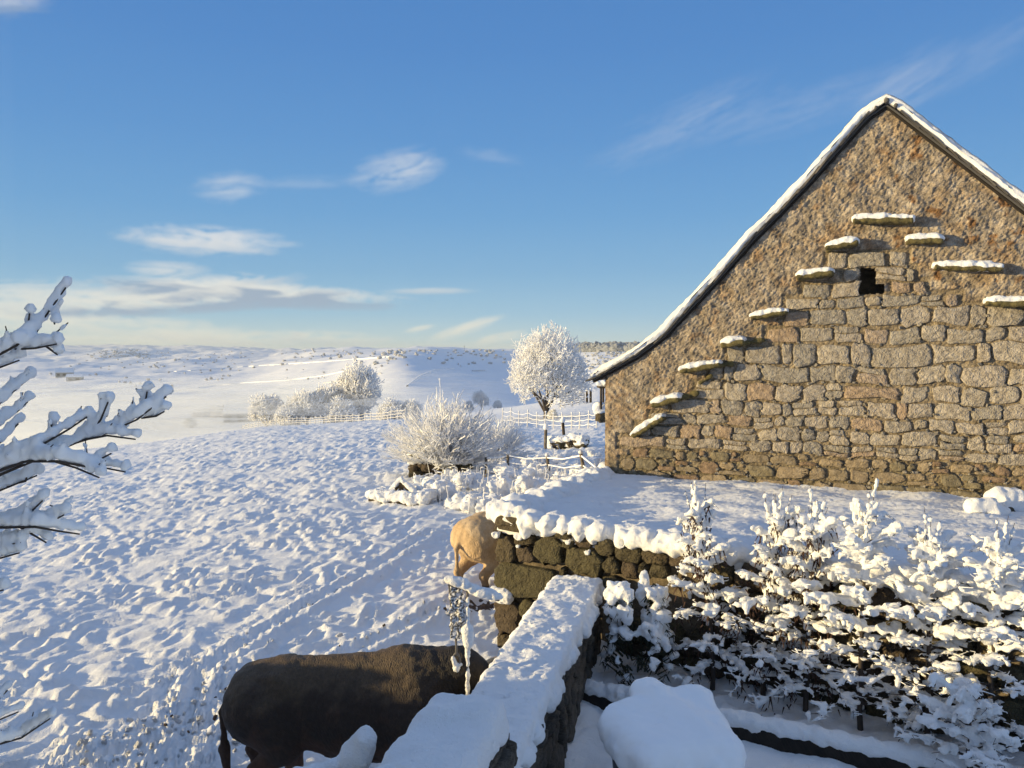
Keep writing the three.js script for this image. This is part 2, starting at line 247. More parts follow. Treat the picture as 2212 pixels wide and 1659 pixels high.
// ---------------------------------------------------------------- the land: one snow sheet from the camera's feet to the skyline
const DIST = [4, 8, 14, 24, 40, 58, 75, 100, 130, 170, 250, 350, 500, 750, 1100, 1600, 2400, 3600];
const AZ = [-400, 0, 300, 530, 700, 870, 1000, 1178, 1290, 1700, 2500].map((px) => (px - 1106) / F);
const LAND = [
  [-4.3, -4.3, -4.6, -5.3, -6.6, -8.6, -10.6, -14, -18, -22, -25, -26, -26, -24, -17, -6, 8, 46],
  [-4.25, -4.2, -4.4, -4.9, -5.9, -7.6, -9.6, -13, -17, -21, -24, -25, -25, -22, -14, -3, 12, 50],
  [-4.2, -4.15, -4.25, -4.5, -5.3, -6.6, -8.3, -11.2, -14.8, -19, -23, -25, -24, -20, -10, 1, 18, 44],
  [-4.2, -4.15, -4.1, -4.2, -4.75, -5.6, -7.0, -9.3, -12.0, -16.5, -22, -24, -22, -16, -8, 3, 16, 36],
  [-4.2, -4.15, -4.05, -4.0, -4.4, -5.2, -6.4, -8.6, -11.3, -15.5, -21, -19, -11, -2, 5, 8, 17, 8],
  [-4.2, -4.15, -4.03, -3.9, -4.15, -4.8, -6.0, -8.3, -11.0, -15, -18, -10, 0, 6, 9, 10, 17, 8],
  [-4.2, -4.15, -4.03, -3.9, -4.2, -4.9, -6.0, -7.7, -9.8, -12, -16.5, -15, -7.5, 1, 10.5, 6, 13, 8],
  [-4.2, -4.15, -4.0, -3.85, -4.35, -5.2, -5.6, -6.6, -7.6, -10, -16, -22, -18, -9, 9, 6, 12, 8],
  [-4.2, -4.15, -4.0, -3.6, -4.2, -4.8, -5.3, -5.2, -4.9, -5, -7.5, -10, -7, 0, 9, 15, 14, 8],
  [-4.2, -4.15, -4.0, -3.6, -4.2, -4.8, -5.2, -5.0, -4.6, -4.2, -4, -2, 1, 5, 10, 16, 16, 8],
  [-4.2, -4.15, -4.0, -3.6, -4.2, -4.8, -5.2, -5.0, -4.6, -4.2, -4, -2, 1, 5, 10, 16, 16, 8],
];
const crom = (a, b, c, d, t) => b + 0.5 * t * (c - a + t * (2 * a - 5 * b + 4 * c - d + t * (3 * (b - c) + d - a)));
const LD = DIST.map(Math.log);
function landAt(a, d) {                                                        // a = across / depth, d = depth
  const l = Math.log(Math.max(d, 4.001)); let q = 0; while (q < LD.length - 2 && LD[q + 1] < l) q++;
  const t = clamp((l - LD[q]) / (LD[q + 1] - LD[q]), 0, 1); let p = 0; while (p < AZ.length - 2 && AZ[p + 1] < a) p++;
  const s = clamp((a - AZ[p]) / (AZ[p + 1] - AZ[p]), 0, 1), N = LD.length - 1;
  const row = (k) => { const r = LAND[clamp(k, 0, LAND.length - 1)]; return crom(r[Math.max(q - 1, 0)], r[q], r[q + 1], r[Math.min(q + 2, N)], t); };
  return crom(row(p - 1), row(p), row(p + 1), row(p + 2), s);
}
const trackLines = [[[380, 1659], [430, 1455], [560, 1372], [700, 1296], [830, 1226], [965, 1142]], [[700, 1440], [800, 1395], [900, 1350], [985, 1300]], [[330, 1659], [440, 1560], [480, 1480]], [[180, 1640], [330, 1600], [430, 1540]]]
  .map((l) => l.map(([x, y]) => onLevel(x, y, 0.12)));
function nearTrack(x, z) { let m = 9; for (const l of trackLines) for (let k = 0; k + 1 < l.length; k++) { const a = l[k], b = l[k + 1], dx = b.x - a.x, dz = b.z - a.z, t = clamp(((x - a.x) * dx + (z - a.z) * dz) / (dx * dx + dz * dz), 0, 1); m = Math.min(m, Math.hypot(x - a.x - dx * t, z - a.z - dz * t)); } return m; }
function hump(x, z) {                                                          // snow lying over tussocks: rounded tops, sharper hollows
  const p = x * 0.8 - z * 0.6 + 0.3 * n2(x * 0.8, z * 0.8), q = -x * 0.6 - z * 0.8 + 0.2 * n2b(x * 0.9, z * 0.9);
  const a = smoothstep(n2(p * 1.9, q * 3.3), -0.6, 0.9), b = smoothstep(n2b(p * 3.9 + 7, q * 6.2), -0.6, 0.9), c = n2(x * 9, z * 10), m = 0.55 + 0.45 * smoothstep(n2(x * 0.22 + 5, z * 0.3), -0.5, 0.5);
  return (0.07 * a + 0.034 * b * (0.4 + a)) * m + 0.03 * smoothstep(n2b(p * 0.6, q * 1.1), -0.4, 0.9) + 0.004 * c + 0.003 * n2b(x * 19, z * 19) + 0.05 * n2(x * 0.33, z * 0.33);
}
function land(x, z) {
  const d = Math.max(-z, 0.5); let y = landAt(x / d, d);
  if (d < 130) {
    const f = 1 - smoothstep(d, 60, 130), t = d < 18 ? nearTrack(x, z) : 9; let h = hump(x, z);
    if (t < 0.9) { const k = 0.8 * (1 - smoothstep(t, 0.15, 0.5)), w = 0.75 + 0.5 * n2(x * 1.3, z * 1.3); h = lerp(h, 0.07 + 0.04 * n2(x * 5, z * 5) + 0.05 * Math.abs(n2b(x * 10, z * 10)), k); h -= 0.075 * w * Math.exp(-t * t / 0.008); h += 0.025 * w * Math.exp(-((t - 0.2) ** 2) / 0.006); const tr = smoothstep(-x, 2.0, 2.8) * (1 - smoothstep(t, 0.3, 0.85)) * (1 - smoothstep(d, 9.5, 12)); h += tr * (0.075 * Math.abs(n2(x * 5.5, z * 5.5)) + 0.05 * Math.abs(n2b(x * 12, z * 12)) - 0.05); }
    y += (h - 0.1) * f;
  }
  if (d > 110) { const k = smoothstep(d, 110, 400), m = Math.min(d, 1800); y += k * (fbm(x / 260, z / 260, 5) * 0.009 * m + 0.0007 * m * Math.abs(n2(x / 90, z / 60)) + 0.12 * n2b(x / 22, z / 14)); }
  return y + EYE;
}
{
  const NA = 660, rad = [3.2]; while (rad[rad.length - 1] < 92) rad.push(rad[rad.length - 1] * 1.0078); while (rad[rad.length - 1] < 4200) rad.push(rad[rad.length - 1] * 1.017);
  const NR = rad.length - 1;
  ground('snow_field', sheet(NA, NR, (u, v, p, i, j) => { const t = lerp(-0.92, 0.92, u), x = Math.sin(t) * rad[j], z = -Math.cos(t) * rad[j]; p.set(x, land(x, z), z); }), M.snow);
  ground('snow_ground', sheet(90, 40, (u, v, p) => { const t = lerp(0.92, 2 * Math.PI - 0.92, u), r = 3.2 * Math.pow(4200 / 3.2, v), x = Math.sin(t) * r, z = -Math.cos(t) * r; p.set(x, EYE + lerp(-4.3, landAt(Math.sign(x), Math.min(r, 3600)), smoothstep(r, 3, 40)), z); }), M.snowFar);
}
const groundAt = (px, py) => { const r = sight(px, py); let lo = 4; for (let d = 4; d < 3600; d *= 1.01) { if (r.y * d + EYE < land(r.x * d, -d)) { for (let k = 0, a = lo, b = d; k < 20; k++) { const m = (a + b) / 2; r.y * m + EYE < land(r.x * m, -m) ? b = m : a = m; lo = a; } break; } lo = d; } return V(r.x * lo, land(r.x * lo, -lo), -lo); };
const onLand = (px, d) => { const x = (px - 1106) / F * d; return V(x, land(x, -d), -d); };
// ---------------------------------------------------------------- the barn: gable wall of granite and harling under a swept slate roof
const PHI = 24 * Math.PI / 180, APEX = V(6.345, EYE, -13.5), U = V(Math.cos(PHI), 0, Math.sin(PHI)), OUT = V(-Math.sin(PHI), 0, Math.cos(PHI)), FLOOR = 2.0;
const onWall = (s, h, o = 0) => V(APEX.x + U.x * s + OUT.x * o, h, APEX.z + U.z * s + OUT.z * o);
const toWall = (px, py) => { const r = sight(px, py), k = (APEX.x * OUT.x + APEX.z * OUT.z) / (r.x * OUT.x + r.z * OUT.z), x = r.x * k - APEX.x, z = r.z * k - APEX.z; return [x * U.x + z * U.z, EYE + r.y * k]; };
const zA = (x, y) => toWall(1296 + 0.4142 * x, 172.8 + 0.4142 * y), zB = (x, y) => toWall(1296 + 0.4142 * x, 760.3 + 0.4142 * y);
const barn = thing('stone_barn', 'old stone barn with steep snow-covered roof and half-harled gable', 'barn');
// the verge line, from the left eave over the ridge to the right eave
const verge = [[14, 1552], [200, 1450], [345, 1345], [500, 1180], [660, 1010], [800, 850], [950, 700], [1090, 555], [1255, 370], [1400, 210], [1458, 150]].map(([x, y]) => zA(x, y));
{ const a = verge[verge.length - 1]; a[0] = 0; verge[0][0] -= 0.02; for (const s of [1.2, 2.4, 3.4]) verge.push([s, a[1] - 0.955 * s]); verge.push([4.2, a[1] - 3.9], [4.95, a[1] - 4.35], [5.25, a[1] - 4.5]); }
const vergeAt = (s) => { let k = 0; while (k < verge.length - 2 && verge[k + 1][0] < s) k++; const a = verge[k], b = verge[k + 1], t = (s - a[0]) / (b[0] - a[0]); return lerp(a[1], b[1], clamp(t, -0.2, 1.2)); };
const S_LEFT = toWall(1306, 900)[0], S_RIGHT = 4.95;
// courses of squared granite, read off the gable: [bottom, top, joints ...]
const courses = [];
const course = (z, bottom, top, ...joints) => { const hb = z(1500, bottom)[1], ht = z(1500, top)[1]; for (const [a, b] of joints) courses.push([z(a, (bottom + top) / 2)[0], z(b, (bottom + top) / 2)[0], hb, ht]); };
course(zA, 974, 896, [1188, 1288], [1298, 1482], [1508, 1602]);
course(zA, 1044, 978, [1272, 1352], [1436, 1598], [1602, 1640]);
course(zA, 1118, 1048, [1058, 1200], [1206, 1360], [1520, 1624], [1634, 1700]);
course(zA, 1182, 1122, [970, 1140], [1145, 1225], [1232, 1376], [1382, 1464], [1470, 1660], [1666, 1800], [1806, 1872]);
course(zA, 1286, 1186, [962, 1084], [1090, 1284], [1290, 1390], [1396, 1560], [1566, 1725], [1732, 1915], [1922, 2010], [2020, 2210]);
course(zA, 1372, 1290, [868, 1034], [1040, 1215], [1221, 1366], [1372, 1510], [1516, 1664], [1670, 1798], [1804, 2002], [2006, 2112], [2122, 2290]);
course(zA, 1486, 1377, [664, 750], [758, 942], [946, 1000], [1005, 1127], [1134, 1305], [1310, 1406], [1414, 1726], [1730, 1955], [1960, 2042], [2048, 2290]);
course(zA, 1586, 1492, [572, 640], [645, 698], [702, 836], [844, 1090], [1095, 1226], [1230, 1326], [1336, 1500], [1508, 1652], [1658, 1800], [1806, 1880], [1886, 2116], [2122, 2260]);
course(zB, 262, 172, [498, 650], [655, 768], [775, 908], [912, 1052], [1064, 1168], [1174, 1266], [1272, 1560], [1570, 1702], [1728, 1876], [1882, 2016], [2024, 2180], [2186, 2300]);
course(zB, 344, 266, [372, 570], [576, 630], [634, 748], [755, 840], [845, 946], [950, 1000], [1004, 1132], [1138, 1236], [1242, 1378], [1386, 1540], [1546, 1602], [1606, 1742], [1750, 1930], [1936, 2096], [2102, 2300]);
course(zB, 412, 348, [262, 434], [438, 500], [505, 656], [664, 792], [800, 906], [910, 958], [962, 1058], [1062, 1190], [1196, 1300], [1306, 1472], [1482, 1630], [1636, 1704], [1710, 1842], [1850, 2006], [2010, 2122], [2126, 2300]);
course(zB, 492, 416, [184, 262], [266, 410], [415, 526], [531, 592], [597, 690], [696, 818], [824, 922], [928, 1046], [1050, 1120], [1125, 1193], [1198, 1300], [1306, 1400], [1405, 1562], [1567, 1752], [1768, 1910], [1916, 2002], [2008, 2146], [2150, 2300]);
course(zB, 556, 496, [100, 342], [348, 458], [463, 632], [640, 778], [782, 892], [898, 982], [986, 1058], [1062, 1158], [1164, 1306], [1312, 1432], [1436, 1550], [1555, 1660], [1664, 1762], [1766, 1902], [1906, 2068], [2072, 2300]);
{
  const r = rng(301), low = zB(1500, 556)[1]; let h = low;
  for (const [k, hh] of [[0, 0.2], [1, 0.24], [2, 0.27], [3, 0.3]]) { let s = S_LEFT + [0.55, 0.35, 0.5, 1.0][k]; const top = h - 0.015; h -= hh; while (s < 4.2) { const w = 0.16 + r() * 0.34 + k * 0.05; if (r() < 0.2) { const m = lerp(h, top, 0.4 + 0.2 * r()); courses.push([s, s + w, h, m - 0.01, 1], [s, s + w * 0.6, m, top, 1]); } else courses.push([s, s + w, h, top - r() * 0.03, 1]); s += w + 0.02; } }
}
const onStone = (s, h, o) => onWall(s + 0.02 * n2b(s * 2, h * 2), h + (0.045 * n2(s * 0.75, h * 0.9) + 0.018 * n2b(s * 2.4, h * 2.4)) * smoothstep(h, FLOOR, FLOOR + 0.8), o);
const bare = (s, h) => { for (const c of courses) if (s > c[0] - 0.07 && s < c[1] + 0.07 && h > c[2] - 0.06 && h < c[3] + 0.06) return true; return false; };
const HOLE = [...zA(1354, 1122), ...zA(1440, 978)];
{
  // the gable: rough harling standing proud of the bare mortar between the stones
  const cell = 0.019, nu = Math.ceil((S_RIGHT - S_LEFT) / cell), pos = [], col = [], idx = [], id = new Map(); const h0 = FLOOR - 0.3;
  const point = (i, j) => {
    const key = i * 4000 + j; if (id.has(key)) return id.get(key);
    const s = S_LEFT + i * cell, h = Math.min(h0 + j * cell, vergeAt(s) + 0.02), b = bare(s, h), corner = smoothstep(s, S_LEFT, S_LEFT + 0.1);
    const comb = s < S_LEFT + 0.7 ? 0.011 * Math.sin(s * 26 + h * 44 + 3 * n2(s * 2, h * 2)) * (1 - smoothstep(s, S_LEFT + 0.45, S_LEFT + 0.75)) : 0;
    const lumps = 0.015 * n2(s * 12, h * 12) + 0.014 * n2b(s * 23, h * 23) + 0.008 * n2(s * 40, h * 40) + 0.014 * n2(s * 4.5 + 9, h * 4.5) + 0.02 * n2b(s * 1.4, h * 1.4);
    const o = (b ? -0.008 + 0.014 * n2(s * 14, h * 14) + 0.006 * n2b(s * 30, h * 30) : 0.022 + lumps * (0.45 + 0.55 * smoothstep(s, S_LEFT + 0.3, S_LEFT + 1)) + comb) - 0.05 * (1 - corner);
    const p = onWall(s, h, o), w = fbm(s * 1.1 + 3, h * 1.1, 4), g = fbm(s * 2.3 + 20, h * 2.3, 4), q = n2(s * 22, h * 22);
    let c = [0.40, 0.345, 0.285]; const orange = smoothstep(w, 0.02, 0.4), grey = smoothstep(g, 0.08, 0.4), deep = smoothstep(fbm(s * 1.7 + 50, h * 1.7, 5), 0.22, 0.45) * (s > 0 ? 1 : 0.5);
    c = c.map((x, k) => lerp(x, [0.43, 0.32, 0.21][k], orange * 0.65)); c = c.map((x, k) => lerp(x, [0.42, 0.38, 0.33][k], grey * 0.7)); c = c.map((x, k) => lerp(x, [0.25, 0.12, 0.035][k], deep * 0.85));
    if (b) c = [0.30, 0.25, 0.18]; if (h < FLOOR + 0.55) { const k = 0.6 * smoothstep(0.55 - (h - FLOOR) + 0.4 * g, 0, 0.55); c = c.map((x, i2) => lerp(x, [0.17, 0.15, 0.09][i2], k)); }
    const v = 1 + 0.24 * q; id.set(key, pos.length / 3); pos.push(p.x, p.y, p.z); col.push(c[0] * v, c[1] * v, c[2] * v); return pos.length / 3 - 1;
  };
  for (let i = 0; i < nu; i++) for (let j = 0; j < 400; j++) {
    const s = S_LEFT + (i + 0.5) * cell, h = h0 + j * cell; if (h > vergeAt(s)) break;
    if (s > HOLE[0] && s < HOLE[2] && h > HOLE[1] + 0.1 && h < HOLE[3] + 0.03 * n2(s * 9, 3)) continue; if (s > HOLE[0] - 0.02 && s < HOLE[2] + 0.14 && h > HOLE[1] + 0.02 * n2(s * 8, 1) + 0.12 * Math.max(0, s - HOLE[2]) && h < HOLE[1] + 0.17) continue;
    const a = point(i, j), b = point(i + 1, j), c = point(i + 1, j + 1), d = point(i, j + 1); idx.push(a, b, c, a, c, d);
  }
  const uv = []; for (let k = 0; k < pos.length; k += 3) { const x = pos[k] - APEX.x, z = pos[k + 2] - APEX.z; uv.push(x * U.x + z * U.z, pos[k + 1]); }
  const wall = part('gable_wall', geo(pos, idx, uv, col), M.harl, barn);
  const r = rng(77);
  for (const [a, b, c, d, rubble] of courses) {
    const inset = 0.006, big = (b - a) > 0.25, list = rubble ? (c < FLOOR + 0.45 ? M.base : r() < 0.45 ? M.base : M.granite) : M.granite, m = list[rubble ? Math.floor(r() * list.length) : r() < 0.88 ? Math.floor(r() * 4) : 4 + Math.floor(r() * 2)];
    const jw = (d - c) * 0.13, pr = 0.02 + 0.032 * r();
    if (!rubble && big && r() < (c < FLOOR + 2.1 ? 0.3 : 0.08)) { const m2 = lerp(c, d, 0.38 + 0.25 * r()); part('stone', stoneGeo(a + inset, b - inset, c + inset, m2 - inset, pr, onStone, r, 0.2, 0.09, 0.1), m, wall); part('stone', stoneGeo(a + inset, b - inset - 0.06 * r(), m2 + inset, d - inset, pr * 0.8, onStone, r, 0.22, 0.09, 0.1), list[Math.floor(r() * 4)], wall); continue; }
    part('stone', stoneGeo(a + inset + 0.015 * (r() - 0.5), b - inset + 0.015 * (r() - 0.5), c + inset + jw * (r() - 0.35), d - inset + jw * (r() - 0.6), pr, onStone, r, rubble ? 0.28 : big ? 0.13 : 0.22, 0.09, rubble ? 0.12 : c < FLOOR + 2.1 ? 0.13 : 0.07), m, wall);
  }
  // pinnings: small chips wedged into the joints
  const chips = []; for (let k = 0; k < 420; k++) { const c = courses[Math.floor(r() * courses.length)], s = r() < 0.5 ? c[1] : lerp(c[0], c[1], r()), h = r() < 0.5 ? c[2] : lerp(c[2], c[3], r()), w = 0.03 + 0.06 * r(), g = 0.025 + 0.04 * r(); chips.push(stoneGeo(s - w / 2, s + w / 2, h - g / 2, h + g / 2, 0.012 + 0.03 * r(), onStone, r, 0.3, 0.05)); }
  tag(part('pinning_stones', mergeGeometries(chips), M.granite[3], wall), null, null, null, 'stuff');
  // hole in the gable with the thickness of the wall behind it
  HOLE[0] -= 0.04; HOLE[2] += 0.16; HOLE[1] -= 0.04; const hw = HOLE[2] - HOLE[0], hh = HOLE[3] - HOLE[1], cx = (HOLE[0] + HOLE[2]) / 2, cy = (HOLE[1] + HOLE[3]) / 2, walls = [];
  for (const [w, h, s, y, o, dp] of [[hw + 0.2, 0.08, cx, HOLE[1] - 0.05, -0.34, 0.6], [hw + 0.2, 0.08, cx, HOLE[3] + 0.05, -0.34, 0.6], [0.08, hh + 0.02, HOLE[0] - 0.05, cy, -0.34, 0.6], [0.08, hh + 0.02, HOLE[2] + 0.05, cy, -0.34, 0.6], [hw + 0.3, hh + 0.3, cx, cy, -0.66, 0.04]]) { const g = box(w, h, dp); g.rotateY(-PHI); const p = onWall(s, y, o); g.translate(p.x, p.y, p.z); walls.push(g); }
  part('window_hole', mergeGeometries(walls), M.core, barn);
  // the other walls
  const back = []; for (const [s, o, w, dp] of [[S_LEFT + 0.36, -6.1, 0.6, 11.6], [S_RIGHT - 0.36, -6.1, 0.6, 11.6], [0, -12.2, S_RIGHT - S_LEFT - 0.1, 0.5]]) { const top = s ? vergeAt(s) - 0.25 : vergeAt(S_RIGHT - 0.4), h = top - FLOOR + 0.5, g = box(w, h, dp); g.rotateY(-PHI); const p = onWall(s, FLOOR - 0.5 + h / 2, o); g.translate(p.x, p.y, p.z); back.push(g); }
  part('side_wall', planarUV(mergeGeometries(back)), M.base[0], barn);
}
{
  // roof boards, verge slates and the snow that lies on them
  const samples = []; for (let s = verge[0][0] - 0.16; s <= verge[verge.length - 1][0] + 0.1; s += 0.06) samples.push(s);
  const normal = (s) => { const e = 0.12, dy = vergeAt(s + e) - vergeAt(s - e), L = Math.hypot(2 * e, dy), k = smoothstep(Math.abs(s), 0, 0.14); return [-dy / L * k, lerp(1, 2 * e / L, k)]; };
  const extrude = (lo, hi, front, back, edge) => {                              // a closed skin following the verge line between two heights above it
    const n = samples.length, zs = back < -1 ? [front, front - 0.04, front - 0.12, front - 0.3, front - 0.7, front - 1.4, front - 3, front - 6, back] : [front, back], pos = [], idx = [], R = 5;
    zs.forEach((z, zi) => samples.forEach((s, k) => { const [nx, ny] = normal(s); for (let q = 0; q < R; q++) { const t = q / (R - 1), wob = edge ? edge(s, z, t, zi, k / n) : [0, 0], hgt = lerp(lo, hi, t) + wob[0], p = onWall(s + nx * hgt, vergeAt(s) + ny * hgt, z + wob[1]); pos.push(p.x, p.y, p.z); } }));
    const I = (zi, k, q) => (zi * n + k) * R + q;
    for (let k = 0; k < n - 1; k++) for (let q = 0; q < R - 1; q++) idx.push(I(0, k, q), I(0, k + 1, q), I(0, k + 1, q + 1), I(0, k, q), I(0, k + 1, q + 1), I(0, k, q + 1));
    for (let zi = 0; zi < zs.length - 1; zi++) for (let k = 0; k < n - 1; k++) { idx.push(I(zi, k, R - 1), I(zi, k + 1, R - 1), I(zi + 1, k + 1, R - 1), I(zi, k, R - 1), I(zi + 1, k + 1, R - 1), I(zi + 1, k, R - 1)); idx.push(I(zi, k, 0), I(zi + 1, k, 0), I(zi + 1, k + 1, 0), I(zi, k, 0), I(zi + 1, k + 1, 0), I(zi, k + 1, 0)); }
    for (let zi = 0; zi < zs.length - 1; zi++) for (const k of [0, n - 1]) for (let q = 0; q < R - 1; q++) idx.push(I(zi, k, q), I(zi, k, q + 1), I(zi + 1, k, q + 1), I(zi, k, q), I(zi + 1, k, q + 1), I(zi + 1, k, q));
    return geo(pos, idx);
  };
  const roof = part('roof', extrude(0.012, 0.045, 0.09, -12.6), M.slate[1], barn);
  part('verge_board', extrude(-0.03, 0.01, 0.06, 0.02), M.woodDark, barn);
  part('roof_snow', extrude(0.074, 0.205, 0.17, -12.7, (s, z, t, zi, u) => { const f = zi === 0 ? -0.03 * (2 * t - 1) ** 4 - 0.02 : 0, end = Math.min(1, Math.min(u, 1 - u) * 40); return [t > 0.5 ? (0.012 * n2(s * 1.5, z) + 0.01 * n2(s * 7, z * 7) - 0.035 * (zi === 0)) * 1 - 0.06 * (1 - end) : (zi < 2 ? 0.012 * n2b(s * 6, 1) : 0), (zi < 3 ? f + 0.018 * n2(s * 1.2, 5 + t) + 0.014 * n2b(s * 9, t * 3) : 0)]; }), M.snow, roof);
  const r = rng(9);
  for (let s = samples[0] + 0.04; s < samples[samples.length - 1];) {
    const [nx, ny] = normal(s), step = (0.2 + 0.1 * r()) * Math.abs(ny), s2 = s + step, m = s < 0 ? -1 : 1, len = step / Math.abs(ny) * 1.5;
    if (Math.abs(s) > 0.09) { const g = new THREE.BoxGeometry(len, 0.016 + 0.012 * r(), 0.24, 3, 1, 2), p = g.attributes.position; for (let k = 0; k < p.count; k++) p.setXYZ(k, p.getX(k), p.getY(k) + 0.007 * (r() - 0.5), p.getZ(k) + 0.022 * (r() - 0.5)); g.computeVertexNormals(); g.rotateZ(Math.atan2(-nx, ny) - m * 0.06); g.rotateY(-PHI); const hgt = 0.06, c = onWall(s + nx * hgt, vergeAt(s) + ny * hgt, 0.0 + 0.035 * r()); g.translate(c.x, c.y, c.z); part('slate', planarUV(g), M.slate[Math.floor(r() * 3)], roof); }
    s = s2;
  }
  { const g = new Blob(V(-0.4, -0.2, -0.35), V(0.4, 0.25, 0.25), 0.02); g.add(V(-0.16, -0.06, -0.2), V(-0.16, -0.06, 0.1), 0.03); g.add(V(0, 0.03, -0.2), V(0, 0.03, 0.12), 0.05, 0.045, 0.05); g.add(V(0.14, -0.07, -0.2), V(0.14, -0.07, 0.13), 0.035); const q = g.build(); q.rotateY(-PHI); const p = onWall(0, vergeAt(0) + 0.05, 0.04); q.translate(p.x, p.y, p.z); part('ridge_stone', q, M.slate[0], roof); }
  // drip stones stepping down the gable along the line of a vanished lower roof
  const slabs = [[zA(1320, 735), zA(1632, 735), 0.3, 0.03], [zA(1180, 880), zA(1348, 848), 0.34, 0.1], [zA(1594, 838), zA(1786, 838), 0.26, 0], [zA(1030, 1030), zA(1222, 1004), 0.34, 0.09], [zA(1736, 974), zA(2090, 984), 0.28, -0.02], [zA(792, 1236), zA(984, 1206), 0.3, 0.1], [zA(2000, 1158), zA(2330, 1168), 0.3, 0], [zA(642, 1376), zA(760, 1360), 0.3, 0.08], [zA(860, 1345), zA(738, 1372), 0.12, 0.05], [zA(428, 1512), zA(640, 1476), 0.32, 0.1], [zA(700, 1470), zA(620, 1482), 0.12, 0], [zB(284, 268), zB(432, 232), 0.3, 0.12], [zB(430, 234), zB(520, 200), 0.12, 0.05], [zB(180, 430), zB(346, 330), 0.26, 0.3], [zB(520, 160), zB(590, 110), 0.1, 0.3]];
  slabs.forEach(([a, b, o, tilt], k) => {
    if (a[0] > b[0]) [a, b] = [b, a];
    const L = Math.hypot(b[0] - a[0], b[1] - a[1]), bare2 = [8, 10, 12, 14].includes(k), th = 0.03 + 0.02 * r(), ang = Math.atan2(b[1] - a[1], b[0] - a[0]);
    const B = new Blob(V(-L / 2 - 0.12, -0.12, -0.2), V(L / 2 + 0.12, 0.14, o + 0.12), 0.02);
    B.box(V(0, 0, (o - 0.1) / 2), V(L / 2, th, (o + 0.1) / 2), 0.03, 0.02); B.rough(0.02, 5, 0.008, 18);
    const g = B.build(), place = (q) => { q.rotateZ(ang); q.rotateY(-PHI); const p = onWall((a[0] + b[0]) / 2, (a[1] + b[1]) / 2 - 0.03, 0); q.translate(p.x, p.y, p.z); return q; };
    const slab = part('drip_stone', place(g), M.moss, barn);
    if (!bare2) { const S = new Blob(V(-L / 2 - 0.1, -0.05, -0.1), V(L / 2 + 0.1, 0.24, o + 0.12), 0.018); const q = rng(900 + k), e = L / 2 - 0.03, n = Math.max(3, Math.round(L / 0.09)); for (let t = 0; t <= n; t++) { const x = lerp(-e, e, t / n), hgt = 0.055 + 0.035 * q(), w = Math.min(1, (Math.min(t, n - t) + 0.8) / 2); S.add(V(x, th + 0.018 * w, 0.02), V(x, th + 0.02 * w, o - 0.05 - 0.03 * q()), hgt * (0.5 + 0.5 * w), hgt * (0.4 + 0.45 * w), 0.05); } S.rough(0.012, 9, 0.006, 30); part('snow_cap', place(S.build()), M.snow, slab); }
  });
}
// ---------------------------------------------------------------- raised terrace in front of the barn and its retaining wall
const CORNER = V(-0.22, 0, -11.3), WT = V(0.805, 0, 0.593), WO = V(-0.593, 0, 0.805), LEFT = V(0.44, 0, -0.898), TURN = -Math.atan2(0.593, 0.805);
const onRet = (t, h, o = 0) => V(CORNER.x + WT.x * t + WO.x * o, h, CORNER.z + WT.z * t + WO.z * o);
const toRet = (px, py) => { const r = sight(px, py), k = (CORNER.x * WO.x + CORNER.z * WO.z) / (r.x * WO.x + r.z * WO.z); return [(r.x * k - CORNER.x) * WT.x + (r.z * k - CORNER.z) * WT.z, EYE + r.y * k]; };
const zC = (x, y) => toRet(1037.1 + 0.3751 * x, 1036.9 + 0.3751 * y);
ground('snow_terrace', sheet(300, 270, (u, v, p) => {
  const t = lerp(0, 10.5, u), r = lerp(0, 9.2, v); p.copy(CORNER).addScaledVector(WT, t).addScaledVector(LEFT, r);
  const e = Math.min(t, r), x = p.x, z = p.z, rip = 1 - Math.abs(n2(x * 7 + 0.6 * n2(x * 3, z * 3), z * 11)), q = n2b(x * 17, z * 21);
  p.y = FLOOR - 0.03 + 0.03 * n2(x * 0.8, z * 0.8) + 0.02 * rip + 0.011 * q + 0.03 * (1 - smoothstep(e, 0, 0.5)) - (e < 0.001 ? 0.25 : 0) + 0.03 * smoothstep(Math.abs(n2b(x * 0.5, z * 1.4)), 0.2, 0.6);
}), M.snow);
const retaining = thing('retaining_wall', 'mossy dry-stone retaining wall below the snowy terrace, snow lumps along its top', 'wall');
